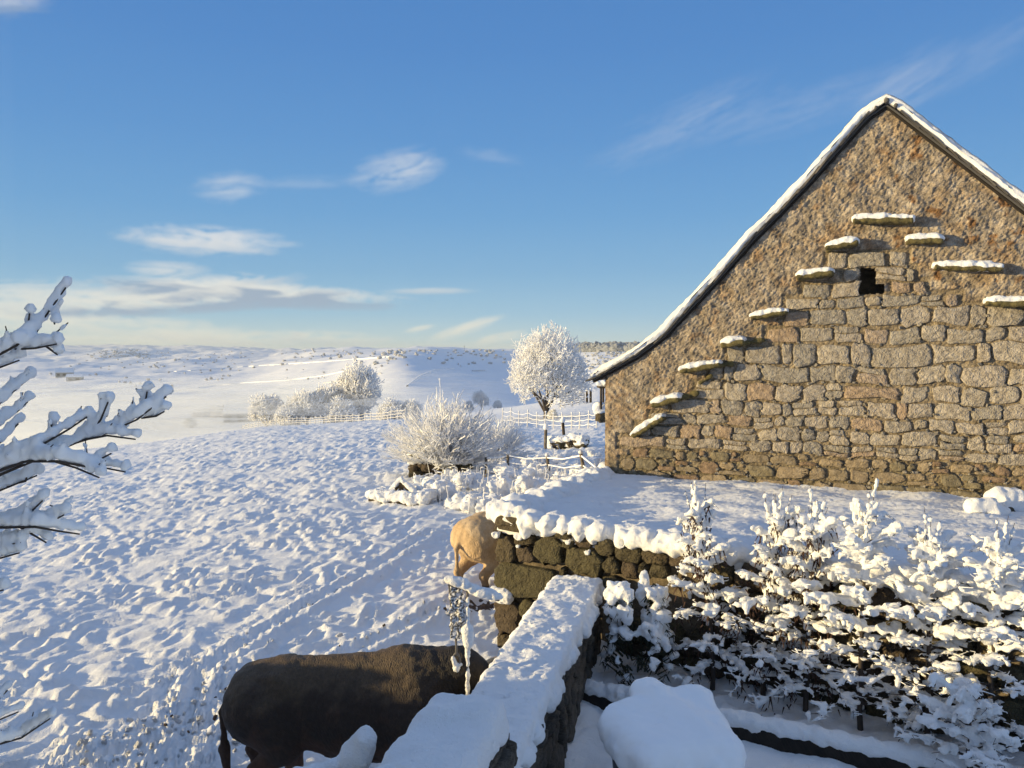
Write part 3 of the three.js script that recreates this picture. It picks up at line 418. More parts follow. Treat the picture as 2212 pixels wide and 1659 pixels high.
{
  const pts = [onRet(0, 0, -0.05), onRet(10.5, 0, -0.05), onRet(10.5, 0, -0.05).addScaledVector(LEFT, 9.2), onRet(0, 0, -0.05).addScaledVector(LEFT, 9.2)], s = new THREE.Shape(pts.map((p) => new THREE.Vector2(p.x, -p.z)));
  const g = new THREE.ExtrudeGeometry(s, { depth: FLOOR - 0.12 + 0.4, bevelEnabled: false }); g.rotateX(-Math.PI / 2); g.translate(0, -0.4, 0);
  part('wall_core', g, M.core, retaining);
  const r = rng(41), list = [];
  for (const [x0, y0, x1, y1] of [[92, 205, 332, 302], [90, 308, 216, 470], [216, 376, 322, 474], [216, 308, 318, 372], [322, 306, 482, 490], [410, 268, 528, 340], [494, 392, 712, 546], [484, 345, 545, 392], [548, 308, 656, 388], [660, 322, 782, 436], [788, 342, 944, 468], [715, 440, 812, 540], [816, 466, 922, 566], [944, 410, 1088, 482], [926, 470, 980, 540], [984, 486, 1090, 560], [1094, 420, 1230, 500], [86, 474, 462, 676], [466, 500, 500, 600], [466, 604, 560, 700], [96, 684, 232, 880], [236, 690, 330, 800], [112, 884, 190, 1000], [504, 552, 700, 640], [706, 545, 812, 640]]) { const a = zC(x0, (y0 + y1) / 2), b = zC(x1, (y0 + y1) / 2), c = zC((x0 + x1) / 2, y1)[1], d = zC((x0 + x1) / 2, y0)[1]; list.push([Math.max(a[0], 0.01), b[0], c, d, 0.09]); }
  const t1 = zC(1230, 500)[0];
  for (let h = 1.9, k = 0; h > -0.1; k++) { const hh = 0.2 + 0.16 * r(); let t = k < 3 ? t1 + 0.03 : k < 5 ? 1.9 : 1.1; t += 0.1 * r(); while (t < 9.5) { const w = 0.22 + 0.36 * r(); list.push([t, t + w, h - hh + 0.04 * r(), h - 0.03 * r(), 0.05 + 0.06 * r()]); t += w + 0.01; } h -= hh + 0.01; }
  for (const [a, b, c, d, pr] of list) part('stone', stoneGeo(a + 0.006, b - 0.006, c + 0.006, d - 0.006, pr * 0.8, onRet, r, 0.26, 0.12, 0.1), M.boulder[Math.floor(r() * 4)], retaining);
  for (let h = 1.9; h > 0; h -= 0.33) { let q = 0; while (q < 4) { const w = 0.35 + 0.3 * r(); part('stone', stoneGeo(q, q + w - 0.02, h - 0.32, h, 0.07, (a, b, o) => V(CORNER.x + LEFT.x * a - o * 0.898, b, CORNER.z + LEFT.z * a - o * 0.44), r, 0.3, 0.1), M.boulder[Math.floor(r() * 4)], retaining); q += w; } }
  // snow lumps over the cap stones, and along the terrace's left edge
  const B = new Blob(V(-0.35, -0.35, -0.6), V(9.6, 0.35, 0.4), 0.024), q = rng(52);
  for (let t = 0.0; t < 9.5;) { const w = t < 0.7 ? 0.33 : 0.1 + 0.3 * q() * q(), hgt = 0.085 + 0.055 * q(); B.add(V(t, 0.0, -0.25), V(t + w * 0.7, 0.01, 0.02 + 0.04 * q()), hgt, hgt * 0.95, 0.06); if (t > 0.75) B.add(V(t + w * 0.3, -0.05, 0.06), V(t + w * 0.45, -0.07 - 0.03 * q(), 0.07), hgt * 0.7, hgt * 0.55, 0.08); t += w + 0.04 + 0.12 * q(); }
  for (let t = 0; t < 9.4; t += 0.3) B.add(V(t, -0.03, -0.12 + 0.05 * q()), V(t + 0.3, -0.03, -0.1 + 0.05 * q()), 0.09 + 0.03 * q(), 0.1, 0.1);
  B.add(V(-0.15, 0.02, -0.2), V(0.35, 0.03, -0.1), 0.17, 0.15, 0.08); B.add(V(0.5, -0.05, 0.06), V(0.6, -0.18, 0.09), 0.09, 0.06, 0.06); B.rough(0.03, 5, 0.012, 22);
  const g1 = B.build(); g1.rotateY(TURN); g1.translate(CORNER.x, FLOOR, CORNER.z); part('snow_cap', g1, M.snow, retaining);
  const B2 = new Blob(V(-0.4, -1.1, -0.6), V(5.2, 0.5, 1.1), 0.034);
  for (let t = 0.3; t < 5;) { const w = 0.22 + 0.22 * q(), hgt = 0.15 + 0.1 * q(); B2.add(V(t, -0.04, 0.05), V(t + w * 0.5, -0.02, -0.15), hgt * 1.05, hgt * 0.8, 0.1); B2.add(V(t, -0.15, 0.2), V(t + 0.1, -0.9, 0.55), hgt * 1.1, hgt * 1.3, 0.12); t += w + 0.08; }
  B2.rough(0.035, 4, 0.012, 20); const g2 = B2.build(); g2.rotateY(Math.atan2(0.898, 0.44)); g2.rotateY(0); g2.scale(1, 1, 1); g2.translate(CORNER.x, FLOOR, CORNER.z);
  part('snow_bank', g2, M.snow, retaining);
  for (const [x, y, w] of [[118, 312, 0.07], [250, 322, 0.08], [150, 655, 0.24], [665, 712, 0.08], [1133, 566, 0.07], [640, 412, 0.04], [528, 352, 0.04], [240, 375, 0.03]]) { const [t, h] = zC(x, y), p = onRet(t, h, 0.1), S = new Blob(V(-0.3, -0.2, -0.3), V(0.3, 0.2, 0.3), 0.018); S.add(V(-w * 0.5, 0, 0), V(w * 0.4, -0.01, 0), w * 0.42 + 0.015, w * 0.4, 0.03); S.add(V(0, 0.02, -0.08), V(0.02, 0.03, -0.02), w * 0.4, w * 0.35, 0.03); S.rough(0.012, 12, 0.006, 40); const g = S.build(); g.rotateY(TURN); g.translate(p.x, p.y, p.z); part('snow_lump', g, M.snow, retaining); }
}
// ---------------------------------------------------------------- garden floor, near wall, pier, sleepers
const wallX = (d) => 0.25 * (d - 5.45);                                        // right-hand edge of the near wall
const kerb = (x, d) => ((x - 0.87) * 1.62 + (d - 8.79) * 3.13) / 3.524;         // metres beyond the sleeper line
ground('garden_snow', sheet(190, 170, (u, v, p) => { const d = lerp(2.6, 11.2, v), x = lerp(wallX(d) - 0.25, 9, u); p.set(x, 0, -d); p.y = 0.36 + 0.1 * smoothstep(kerb(x, d), -0.05, 0.25) + 0.025 * n2(x * 1.7, d * 1.7) + 0.012 * n2b(x * 6, d * 6) + 0.05 * smoothstep(kerb(x, d), 0, 0.3) * n2(x * 3.1, d * 3.1) + 0.06 * (1 - smoothstep(x - wallX(d), 0, 0.3)); }), M.snow);
const ND = V(0.2425, 0, -0.9701), NR = V(0.9701, 0, 0.2425), NTURN = Math.atan2(0.9701, 0.2425);
const onNear = (q, h, o = 0) => V(ND.x * q + NR.x * o, h, -5.45 + ND.z * q + NR.z * o);
const nearWall = thing('garden_wall', 'straight stone garden wall capped with a long band of snow, between field and garden', 'wall');
{
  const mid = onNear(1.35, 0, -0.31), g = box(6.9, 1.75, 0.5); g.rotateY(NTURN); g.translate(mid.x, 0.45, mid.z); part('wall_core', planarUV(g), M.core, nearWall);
  const r = rng(61);
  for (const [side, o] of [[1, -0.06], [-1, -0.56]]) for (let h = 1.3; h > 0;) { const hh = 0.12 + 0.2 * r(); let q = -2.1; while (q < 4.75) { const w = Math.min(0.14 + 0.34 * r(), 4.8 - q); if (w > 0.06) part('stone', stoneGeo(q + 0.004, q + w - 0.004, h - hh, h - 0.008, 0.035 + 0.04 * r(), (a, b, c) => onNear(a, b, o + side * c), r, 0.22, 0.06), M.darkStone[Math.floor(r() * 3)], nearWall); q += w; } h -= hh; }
  const B = new Blob(V(-2.3, -0.25, -0.75), V(4.95, 0.3, 0.15), 0.022);
  B.box(V(1.32, 0, -0.31), V(3.42, 0.1, 0.33), 0.07, 0.02); const q = rng(64);
  for (let k = 0; k < 60; k++) { const x = lerp(-2, 4.7, q()); B.add(V(x, -0.06, q() < 0.6 ? 0.01 : -0.63), V(x + 0.08, -0.07 - 0.05 * q(), q() < 0.6 ? 0.01 : -0.63), 0.05 + 0.03 * q(), 0.04, 0.05); }
  for (let k = 0; k < 70; k++) { const x = lerp(-2, 4.7, q()), z = lerp(-0.55, -0.08, q()); B.add(V(x, 0.05, z), V(x + 0.12 * (q() - 0.5), 0.06, z + 0.1 * (q() - 0.5)), 0.05, 0.045, 0.07); }
  B.rough(0.02, 3.5, 0.013, 16); B.rough(0.006, 45); const s = B.build(); s.rotateY(NTURN); s.translate(0, 1.36, -5.45); part('snow_cap', s, M.snow, nearWall);
}
{
  const pier = thing('stone_pier', 'stone pier beside the garden wall under a thick smooth cushion of snow', 'pier', [-0.47, 0, -4.85], 0);
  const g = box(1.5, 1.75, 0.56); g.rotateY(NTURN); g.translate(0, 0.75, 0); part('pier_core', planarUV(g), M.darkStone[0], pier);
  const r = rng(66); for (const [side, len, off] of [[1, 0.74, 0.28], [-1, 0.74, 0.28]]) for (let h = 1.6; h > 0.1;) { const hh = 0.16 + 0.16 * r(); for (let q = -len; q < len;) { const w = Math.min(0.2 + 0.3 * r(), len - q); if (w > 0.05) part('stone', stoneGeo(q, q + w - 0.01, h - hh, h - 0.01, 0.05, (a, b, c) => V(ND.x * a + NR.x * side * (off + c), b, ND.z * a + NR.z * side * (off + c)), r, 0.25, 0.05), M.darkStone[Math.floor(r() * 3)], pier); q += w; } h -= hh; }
  const B = new Blob(V(-1.0, -0.3, -0.55), V(1.0, 0.4, 0.55), 0.024); B.box(V(0, 0.02, 0), V(0.76, 0.15, 0.29), 0.1, 0.05); B.add(V(0.35, 0.1, -0.1), V(0.5, 0.1, 0.12), 0.1, 0.1, 0.12); B.add(V(-0.3, 0.1, 0.05), V(-0.5, 0.09, -0.1), 0.12, 0.1, 0.12); B.rough(0.024, 3, 0.01, 13); B.rough(0.006, 40);
  const s = B.build(); s.rotateY(NTURN); s.translate(0, 1.72, 0); part('snow_cap', s, M.snow, pier);
}
const snowOn = (pts, r, seed, cell = 0.02, lift = 0.6) => {                     // a lumpy roll of snow lying along a line
  const lo = pts.reduce((a, p) => a.min(p), pts[0].clone()).subScalar(r * 3), hi = pts.reduce((a, p) => a.max(p), pts[0].clone()).addScalar(r * 3), B = new Blob(lo, hi, cell), q = rng(seed);
  for (let k = 0; k + 1 < pts.length; k++) { const n = Math.max(1, Math.round(pts[k].distanceTo(pts[k + 1]) / (r * 1.6))); for (let t = 0; t < n; t++) { const a = pts[k].clone().lerp(pts[k + 1], t / n), b = pts[k].clone().lerp(pts[k + 1], (t + 1) / n); a.y += r * lift; b.y += r * lift; B.add(a, b, r * (0.8 + 0.4 * q()), r * (0.8 + 0.4 * q()), r * 0.8); } }
  return B.rough(r * 0.25, 0.5 / r, r * 0.12, 2 / r).build();
};
{
  const A = V(0.72, 0.5, -8.9), B = V(1.52, 0.48, -8.45), C = V(2.95, 0.47, -7.72), D = V(5.4, 0.47, -6.45);
  for (const [a, b, label, sd] of [[A, B, 'short dark timber sleeper behind the snow-heaped tub, snow along it', 1], [B.clone().add(V(0.03, 0, 0.02)), D, 'long dark timber sleeper edging the sapling bed, snow roll on top', 2]]) { const t = thing('timber_sleeper', label, 'timber edging'); part('timber', bar(a.clone().setY(0.36), b.clone().setY(0.36), 0.13, 0.3, 0.012), M.woodDark, t); part('snow_roll', snowOn([a.clone().setY(0.5), b.clone().setY(0.5)], 0.075, 70 + sd, 0.022), M.snow, t); }
}
{
  const tub = thing('garden_tub', 'round dark blue tub heaped high with smooth snow in the garden', 'tub', [1.27, 0.36, -6.42]); tub.scale.setScalar(0.95);
  const pr = [[0.38, 0], [0.4, 0.02], [0.47, 0.7], [0.5, 0.74], [0.51, 0.8], [0.49, 0.82], [0.46, 0.8], [0.45, 0.7], [0.0, 0.68]].map(([x, y]) => new THREE.Vector2(x, y)); part('tub_wall', planarUV(new THREE.LatheGeometry(pr, 40)), M.tub, tub);
  const B = new Blob(V(-0.85, 0.5, -0.95), V(0.85, 1.6, 0.9), 0.03);
  B.box(V(0, 0.87, 0.12), V(0.48, 0.17, 0.5), 0.165, 0.08, 0.3);
  B.add(V(-0.08, 1.02, -0.46), V(-0.06, 0.98, -0.36), 0.15, 0.18, 0.1); B.add(V(0.1, 0.92, -0.42), V(0.36, 0.95, -0.4), 0.17, 0.17, 0.1); B.add(V(0.38, 0.9, -0.36), V(0.42, 0.86, -0.1), 0.14, 0.15, 0.08);
  B.add(V(-0.3, 0.9, -0.16), V(-0.36, 0.86, 0.0), 0.17, 0.18, 0.1); B.add(V(0.0, 0.88, -0.2), V(0.12, 0.86, 0.1), 0.24, 0.26, 0.14, [1, 0.8, 1]); B.add(V(0.34, 0.84, 0.12), V(0.3, 0.82, 0.36), 0.22, 0.24, 0.12, [1, 0.8, 1]); B.add(V(-0.26, 0.84, 0.26), V(-0.1, 0.84, 0.42), 0.22, 0.22, 0.1, [1, 0.8, 1]);
  B.rough(0.02, 3.2, 0.009, 11); B.rough(0.004, 40); part('snow_heap', B.build(), M.snowSoft, tub);
}
{
  const post = thing('wooden_post', 'weathered wooden post in front of the dark bull wearing a tall lump of snow', 'post'), a = at(782, 1640, 5.2), f = a.clone(); f.y = 0;
  part('post', bar(f, a, 0.1, 0.1, 0.012), M.wood, post); const r2 = at(600, 1700, 4.9); part('rail', bar(a.clone().add(V(-0.02, -0.05, 0.03)), r2, 0.05, 0.08, 0.01), M.wood, post);
  const lo = V(r2.x - 0.2, r2.y - 0.2, -5.45), B = new Blob(lo, V(a.x + 0.25, a.y + 0.45, -4.7), 0.018); B.add(a.clone().add(V(-0.03, 0.04, 0)), a.clone().add(V(0.02, 0.13, 0)), 0.1, 0.085, 0.05); B.add(a.clone().add(V(-0.05, 0.0, 0)), a.clone().add(V(-0.22, -0.06, 0.06)), 0.09, 0.06, 0.06); B.add(a.clone().add(V(-0.2, -0.04, 0.06)), r2.clone().add(V(0, 0.05, 0)), 0.055, 0.05, 0.04); B.rough(0.014, 9, 0.006, 32); part('snow_lump', B.build(), M.snow, post);
}
{
  // iron hurdle beside the wall with frost flakes, a hanging plate and a chain ring
  const t = thing('iron_hurdle', 'frosted iron hurdle end with snow on its top bar, above the bull', 'hurdle'), d = 7.1, P = (x, y) => at(x, y, d);
  const s = new Sticks(); s.add(P(968, 1262), P(1078, 1296), 0.014, 0.014, 6); part('top_bar', s.build(), M.iron, t);
  const pole = new Sticks(), foot = P(1010, 1510); foot.y = 0.1; pole.add(P(1010, 1272), foot, 0.013, 0.014, 6); part('upright', pole.build(), M.iron, t);
  const slat = new Sticks(); slat.add(P(970, 1262), P(975, 1320), 0.01, 0.008, 5); part('upright', slat.build(), M.iron, t);
  const pl = new Blob(V(-0.12, -0.36, -0.04), V(0.12, 0.3, 0.04), 0.012); pl.box(V(0, 0, 0), V(0.055, 0.24, 0.012), 0.01, 0.02); pl.add(V(0.05, 0.1, 0), V(0.055, -0.1, 0), 0.02, 0.03, 0.03); pl.rough(0.016, 14, 0.007, 50);
  const pg = pl.build((x, y, z) => { const w = n3(x * 40, y * 40, z * 40) + 0.7 * n3(x * 90, y * 90, z * 60) > 0.1 ? 1 : 0; return w ? [0.75, 0.75, 0.77] : [0.09, 0.085, 0.08]; }), pc = P(985, 1322); pg.translate(pc.x, pc.y, pc.z); part('frosted_plate', pg, mat(1, 1, 1, { vertexColors: true }), t);
  const fr = new Blob(V(-0.1, -0.95, -0.1), V(0.1, 0.1, 0.1), 0.009), q = rng(83); for (let y = -0.9; y < 0.02; y += 0.03) if (q() < 0.85) fr.add(V(0.004 * (q() - 0.5), y, 0.004), V(0.01 * (q() - 0.5), y + 0.025, 0.01), 0.014 + 0.012 * q(), 0.014, 0.014); fr.add(V(0, -0.3, 0.02), V(0.01, -0.42, 0.02), 0.06, 0.045, 0.03); fr.rough(0.005, 30); const fg = fr.build(), fp = P(1010, 1290); fg.translate(fp.x, fp.y, fp.z); part('frost', fg, M.snow, t);
  const ring = new THREE.TorusGeometry(0.055, 0.013, 8, 22); ring.scale(0.6, 1.25, 1); const rp = P(986, 1428); ring.translate(rp.x, rp.y, rp.z); part('chain_ring', ring, M.iron, t);
  const ri = new Blob(V(-0.08, -0.12, -0.05), V(0.08, 0.1, 0.06), 0.009); ri.add(V(0.0, -0.07, 0), V(-0.03, 0.03, 0.01), 0.028, 0.02, 0.02); ri.add(V(0, -0.07, 0), V(0.035, -0.03, 0), 0.024, 0.018, 0.02); ri.rough(0.006, 30); const rg = ri.build(); rg.translate(rp.x, rp.y, rp.z); part('snow_lump', rg, M.snow, t);
  const ch = new Sticks(); ch.add(P(985, 1380), P(986, 1410), 0.012, 0.01, 5); part('chain', ch.build(), M.iron, t);
  part('top_snow', snowOn([P(970, 1258), P(1000, 1266), P(1035, 1284), P(1078, 1294)], 0.04, 84, 0.012), M.snow, t);
}
// boulders under snow on the terrace
[[2172, 1098, 0.24, 'tall snow-covered boulder on the terrace at the right end'], [2120, 1108, 0.17, 'low snow-covered boulder on the terrace, left of the taller one']].forEach(([px, py, r, label], k) => {
  const p = onLevel(px, py, FLOOR), t = thing('boulder', label, 'boulder', [p.x, p.y, p.z], 0, 'boulders on the terrace'), q = rng(90 + k), B = new Blob(V(-0.5, -0.2, -0.5), V(0.6, 0.5, 0.5), 0.03); B.add(V(-0.08, 0.0, 0), V(0.1, 0.03, 0.02), r * 0.8, r * 0.7, 0.05); B.rough(0.03, 5); part('stone', B.build(), M.boulder[1], t);
  const S = new Blob(V(-0.6, -0.2, -0.6), V(0.7, 0.6, 0.6), 0.026); S.add(V(-0.1, r * 0.5, 0), V(0.12, r * 0.6, 0.02), r * 0.85, r * 0.75, 0.06); S.add(V(0.15, 0.02, 0.1), V(0.35, 0.02, 0), r * 0.5, r * 0.4, 0.1); S.rough(0.02, 6); part('snow_cap', S.build(), M.snow, t);
});
// ---------------------------------------------------------------- snow-laden saplings in the bed under the retaining wall
function sapling(label, px, d, topPy, R, n, seed, leaves = 0, lean = 0, group = 'young trees in the bed below the retaining wall') {
  const q = rng(seed), x = (px - 1106) / F * d, h = at(px, topPy, d).y - 0.44, t = thing('sapling', label, 'young tree', [x, 0.44, -d], 0, group), wood = new Sticks(), lf = new Sticks(), cell = 0.0155, fr = new Sticks(), E = R + 0.22;
  const B = new Blob(V(-E + Math.min(lean, 0) * h, 0, -E), V(E + Math.max(lean, 0) * h, h + 0.15, E), cell), up = (y) => V(lean * y * y / h + 0.02 * n2(y * 2, seed), y, 0.02 * n2(y * 2, seed + 9));
  const tp = []; for (let k = 0; k <= 10; k++) tp.push(up(h * 0.86 * k / 10)); wood.path(tp, 0.03, 0.01, 6);
  const roll = (a, b, r, w = 1) => { const L = a.distanceTo(b), m = Math.max(1, Math.round(L / 0.045)); for (let k = 0; k < m; k++) { if (q() > w) continue; const p = a.clone().lerp(b, k / m), s = a.clone().lerp(b, (k + 1) / m); const rr = r * (0.65 + 0.75 * q()); p.y += rr * 0.7; s.y += rr * 0.6; B.add(p, s, rr, rr * 0.9, 0.014, [1, 0.8, 1]); for (let z = 0; z < 1; z++) { const e = p.clone().add(V((q() - 0.5) * 0.16, 0.05 * (q() - 0.35), (q() - 0.5) * 0.16)); fr.add(p, e, 0.0065, 0.004, 3); if (q() < 0.5) fr.add(e, e.clone().add(V((q() - 0.5) * 0.08, 0.03 * (q() - 0.5), (q() - 0.5) * 0.08)), 0.005, 0.003, 3); } if (q() < 0.2) B.add(p, p.clone().add(V((q() - 0.5) * 0.05, -0.03, (q() - 0.5) * 0.05)), rr * 1.25, rr * 0.9, 0.03); } };
  for (let k = 0; k < n; k++) {
    const u = (k + 0.5) / n, y = h * lerp(0.1, 0.84, u), az = k * 2.4 + q() * 0.6, len = R * lerp(1.12, 0.34, Math.pow(u, 1.2)) * (0.7 + 0.5 * q()), rise = lerp(0.1, 1.0, u) + 0.3 * (q() - 0.5), sag = lerp(0.45, 0.12, u), b0 = up(y), dir = V(Math.cos(az), 0, Math.sin(az));
    const P = (s) => b0.clone().addScaledVector(dir, len * s).add(V(0, len * (rise * s - sag * s * s), 0)), pts = [0, 0.25, 0.5, 0.75, 1].map(P); wood.path(pts, 0.013, 0.004, 4);
    const rich = y > h * 0.38 ? 1 : 0.62; for (let s = 1; s < 5; s++) roll(pts[s - 1], pts[s], lerp(0.024, 0.044, q() * q()) * (rich < 1 ? 0.7 : 1), s === 1 ? 0.7 * rich : rich);
    for (let m = 0; m < 5; m++) { const s = 0.2 + 0.78 * q(), o = P(s), side = (m % 2 ? 1 : -1) * (0.5 + 0.6 * q()), l2 = len * 0.45 * (1.1 - s * 0.6), d2 = V(Math.cos(az + side), 0, Math.sin(az + side)), e = o.clone().addScaledVector(d2, l2).add(V(0, l2 * (0.45 - 0.65 * q()), 0)); wood.add(o, e, 0.007, 0.003, 3); roll(o, e, lerp(0.017, 0.032, q()) * (rich < 1 ? 0.75 : 1), 0.97 * rich); if (q() < 0.5) { const e2 = e.clone().add(V((q() - 0.5) * 0.12, -0.02 - 0.06 * q(), (q() - 0.5) * 0.12)); wood.add(e, e2, 0.003, 0.0015, 3); roll(e, e2, 0.015, 0.7); } }
    for (let m = 0; m < leaves; m++) { const o = P(0.1 + 0.8 * q()), a = q() * 6.28, e = o.clone().add(V(Math.cos(a) * 0.05, -0.05 - 0.1 * q(), Math.sin(a) * 0.05)); lf.add(o, e, 0.012, 0.003, 3); const o2 = e.clone().add(V((q() - 0.5) * 0.1, -0.02, (q() - 0.5) * 0.1)); lf.add(o2, o2.clone().add(V((q() - 0.5) * 0.08, -0.06, (q() - 0.5) * 0.08)), 0.011, 0.002, 3); }
  }
  for (let k = 0; k < 9; k++) { const a = up(h * (0.62 + 0.16 * q())), e = V(a.x + (q() - 0.5) * 0.3, h * (k ? 0.84 + 0.14 * q() : 1), a.z + (q() - 0.5) * 0.3); wood.add(a, e, 0.006, 0.003, 3); for (let s = 0; s < 14; s++) if (q() < 0.8) { const p = a.clone().lerp(e, s / 14), r = 0.012 + 0.013 * q(); B.add(p, p.clone().lerp(e, 0.06), r, r, 0.015); } }
  B.rough(0.013, 10, 0.008, 30);
  part('trunk', wood.build(), M.bark, t); if (leaves) tag(part('dead_leaves', lf.build(), M.leaf, t), null, null, null, 'stuff'); tag(part('snow', B.build(), M.snow, t), null, null, null, 'stuff'); tag(part('frosted_twigs', fr.build(), M.frost, t), null, null, null, 'stuff'); return t;
}
sapling('leftmost bushy sapling by the mossy wall, its thin frosted leader leaning left', 1545, 9.0, 1032, 0.52, 30, 401, 7, -0.14);
sapling('bushy snow-laden sapling with brown dead leaves, second from the left in the bed', 1655, 8.75, 1050, 0.55, 30, 402, 8, 0.1);
sapling('bushy sapling with upright frosted shoots, just left of the bare-trunked one', 1752, 8.45, 1052, 0.56, 32, 403, 7, 0.03);
sapling('upright sapling with dark bare trunk visible down to the snow, mid-bed', 1870, 8.0, 1032, 0.6, 34, 404, 0, 0.02);
sapling('sapling with upswept dark branches and a dark stem, second from the right in the bed', 2016, 7.75, 1096, 0.6, 34, 405, 0, 0.01);
sapling('rightmost sapling at the right edge of the view, wide and loaded with snow', 2150, 7.5, 1112, 0.62, 36, 406, 0, 0.06);
sapling('low snow-clotted sapling at the front right of the bed, over the timber sleeper', 2110, 6.95, 1470, 0.5, 20, 407, 0, -0.02);
{
  const t = thing('small_conifer', 'small dark conifer bush under snow lumps in the corner between two walls', 'shrub', [1.5, 0.36, -9.2]), q = rng(420), B = new Blob(V(-0.75, 0, -0.75), V(0.75, 1.6, 0.75), 0.019), nd = new Sticks();
  const shell = (y) => 0.44 * Math.pow(Math.max(0, 1 - y / 1.5), 0.62) * (0.6 + 0.6 * smoothstep(y, 0, 0.5));
  for (let k = 0; k < 240; k++) { const y = 0.1 + 1.15 * Math.pow(q(), 0.8), a = q() * 6.283, r = shell(y) * (0.75 + 0.35 * q()), p = V(Math.cos(a) * r + (y > 0.9 ? (Math.cos(a) > 0 ? 0.06 : -0.12) : 0), y, Math.sin(a) * r); const s = p.clone().multiplyScalar(0.6).setY(p.y - 0.12); nd.add(s, p, 0.012, 0.004, 3); for (let m = 0; m < 5; m++) nd.add(p, p.clone().add(V((q() - 0.5) * 0.16, -0.12 * q(), (q() - 0.5) * 0.16)), 0.007, 0.002, 3); if (q() < smoothstep(y, 0.1, 0.8) * 0.8 + 0.12) B.add(p, p.clone().add(V((q() - 0.5) * 0.1, 0.02, (q() - 0.5) * 0.1)), 0.028 + 0.03 * q() * (y + 0.3), 0.025, 0.04); }
  B.add(V(0.05, 1.1, 0), V(0.06, 1.36, 0), 0.09, 0.05, 0.05); B.add(V(-0.16, 1.0, 0), V(-0.17, 1.22, 0.02), 0.085, 0.07, 0.05); B.add(V(0.08, 0.9, 0.1), V(0.2, 0.7, 0.2), 0.07, 0.09, 0.06); B.rough(0.02, 9, 0.008, 28);
  part('foliage', nd.build(), M.needle, t); part('snow', B.build(), M.snow, t);
}
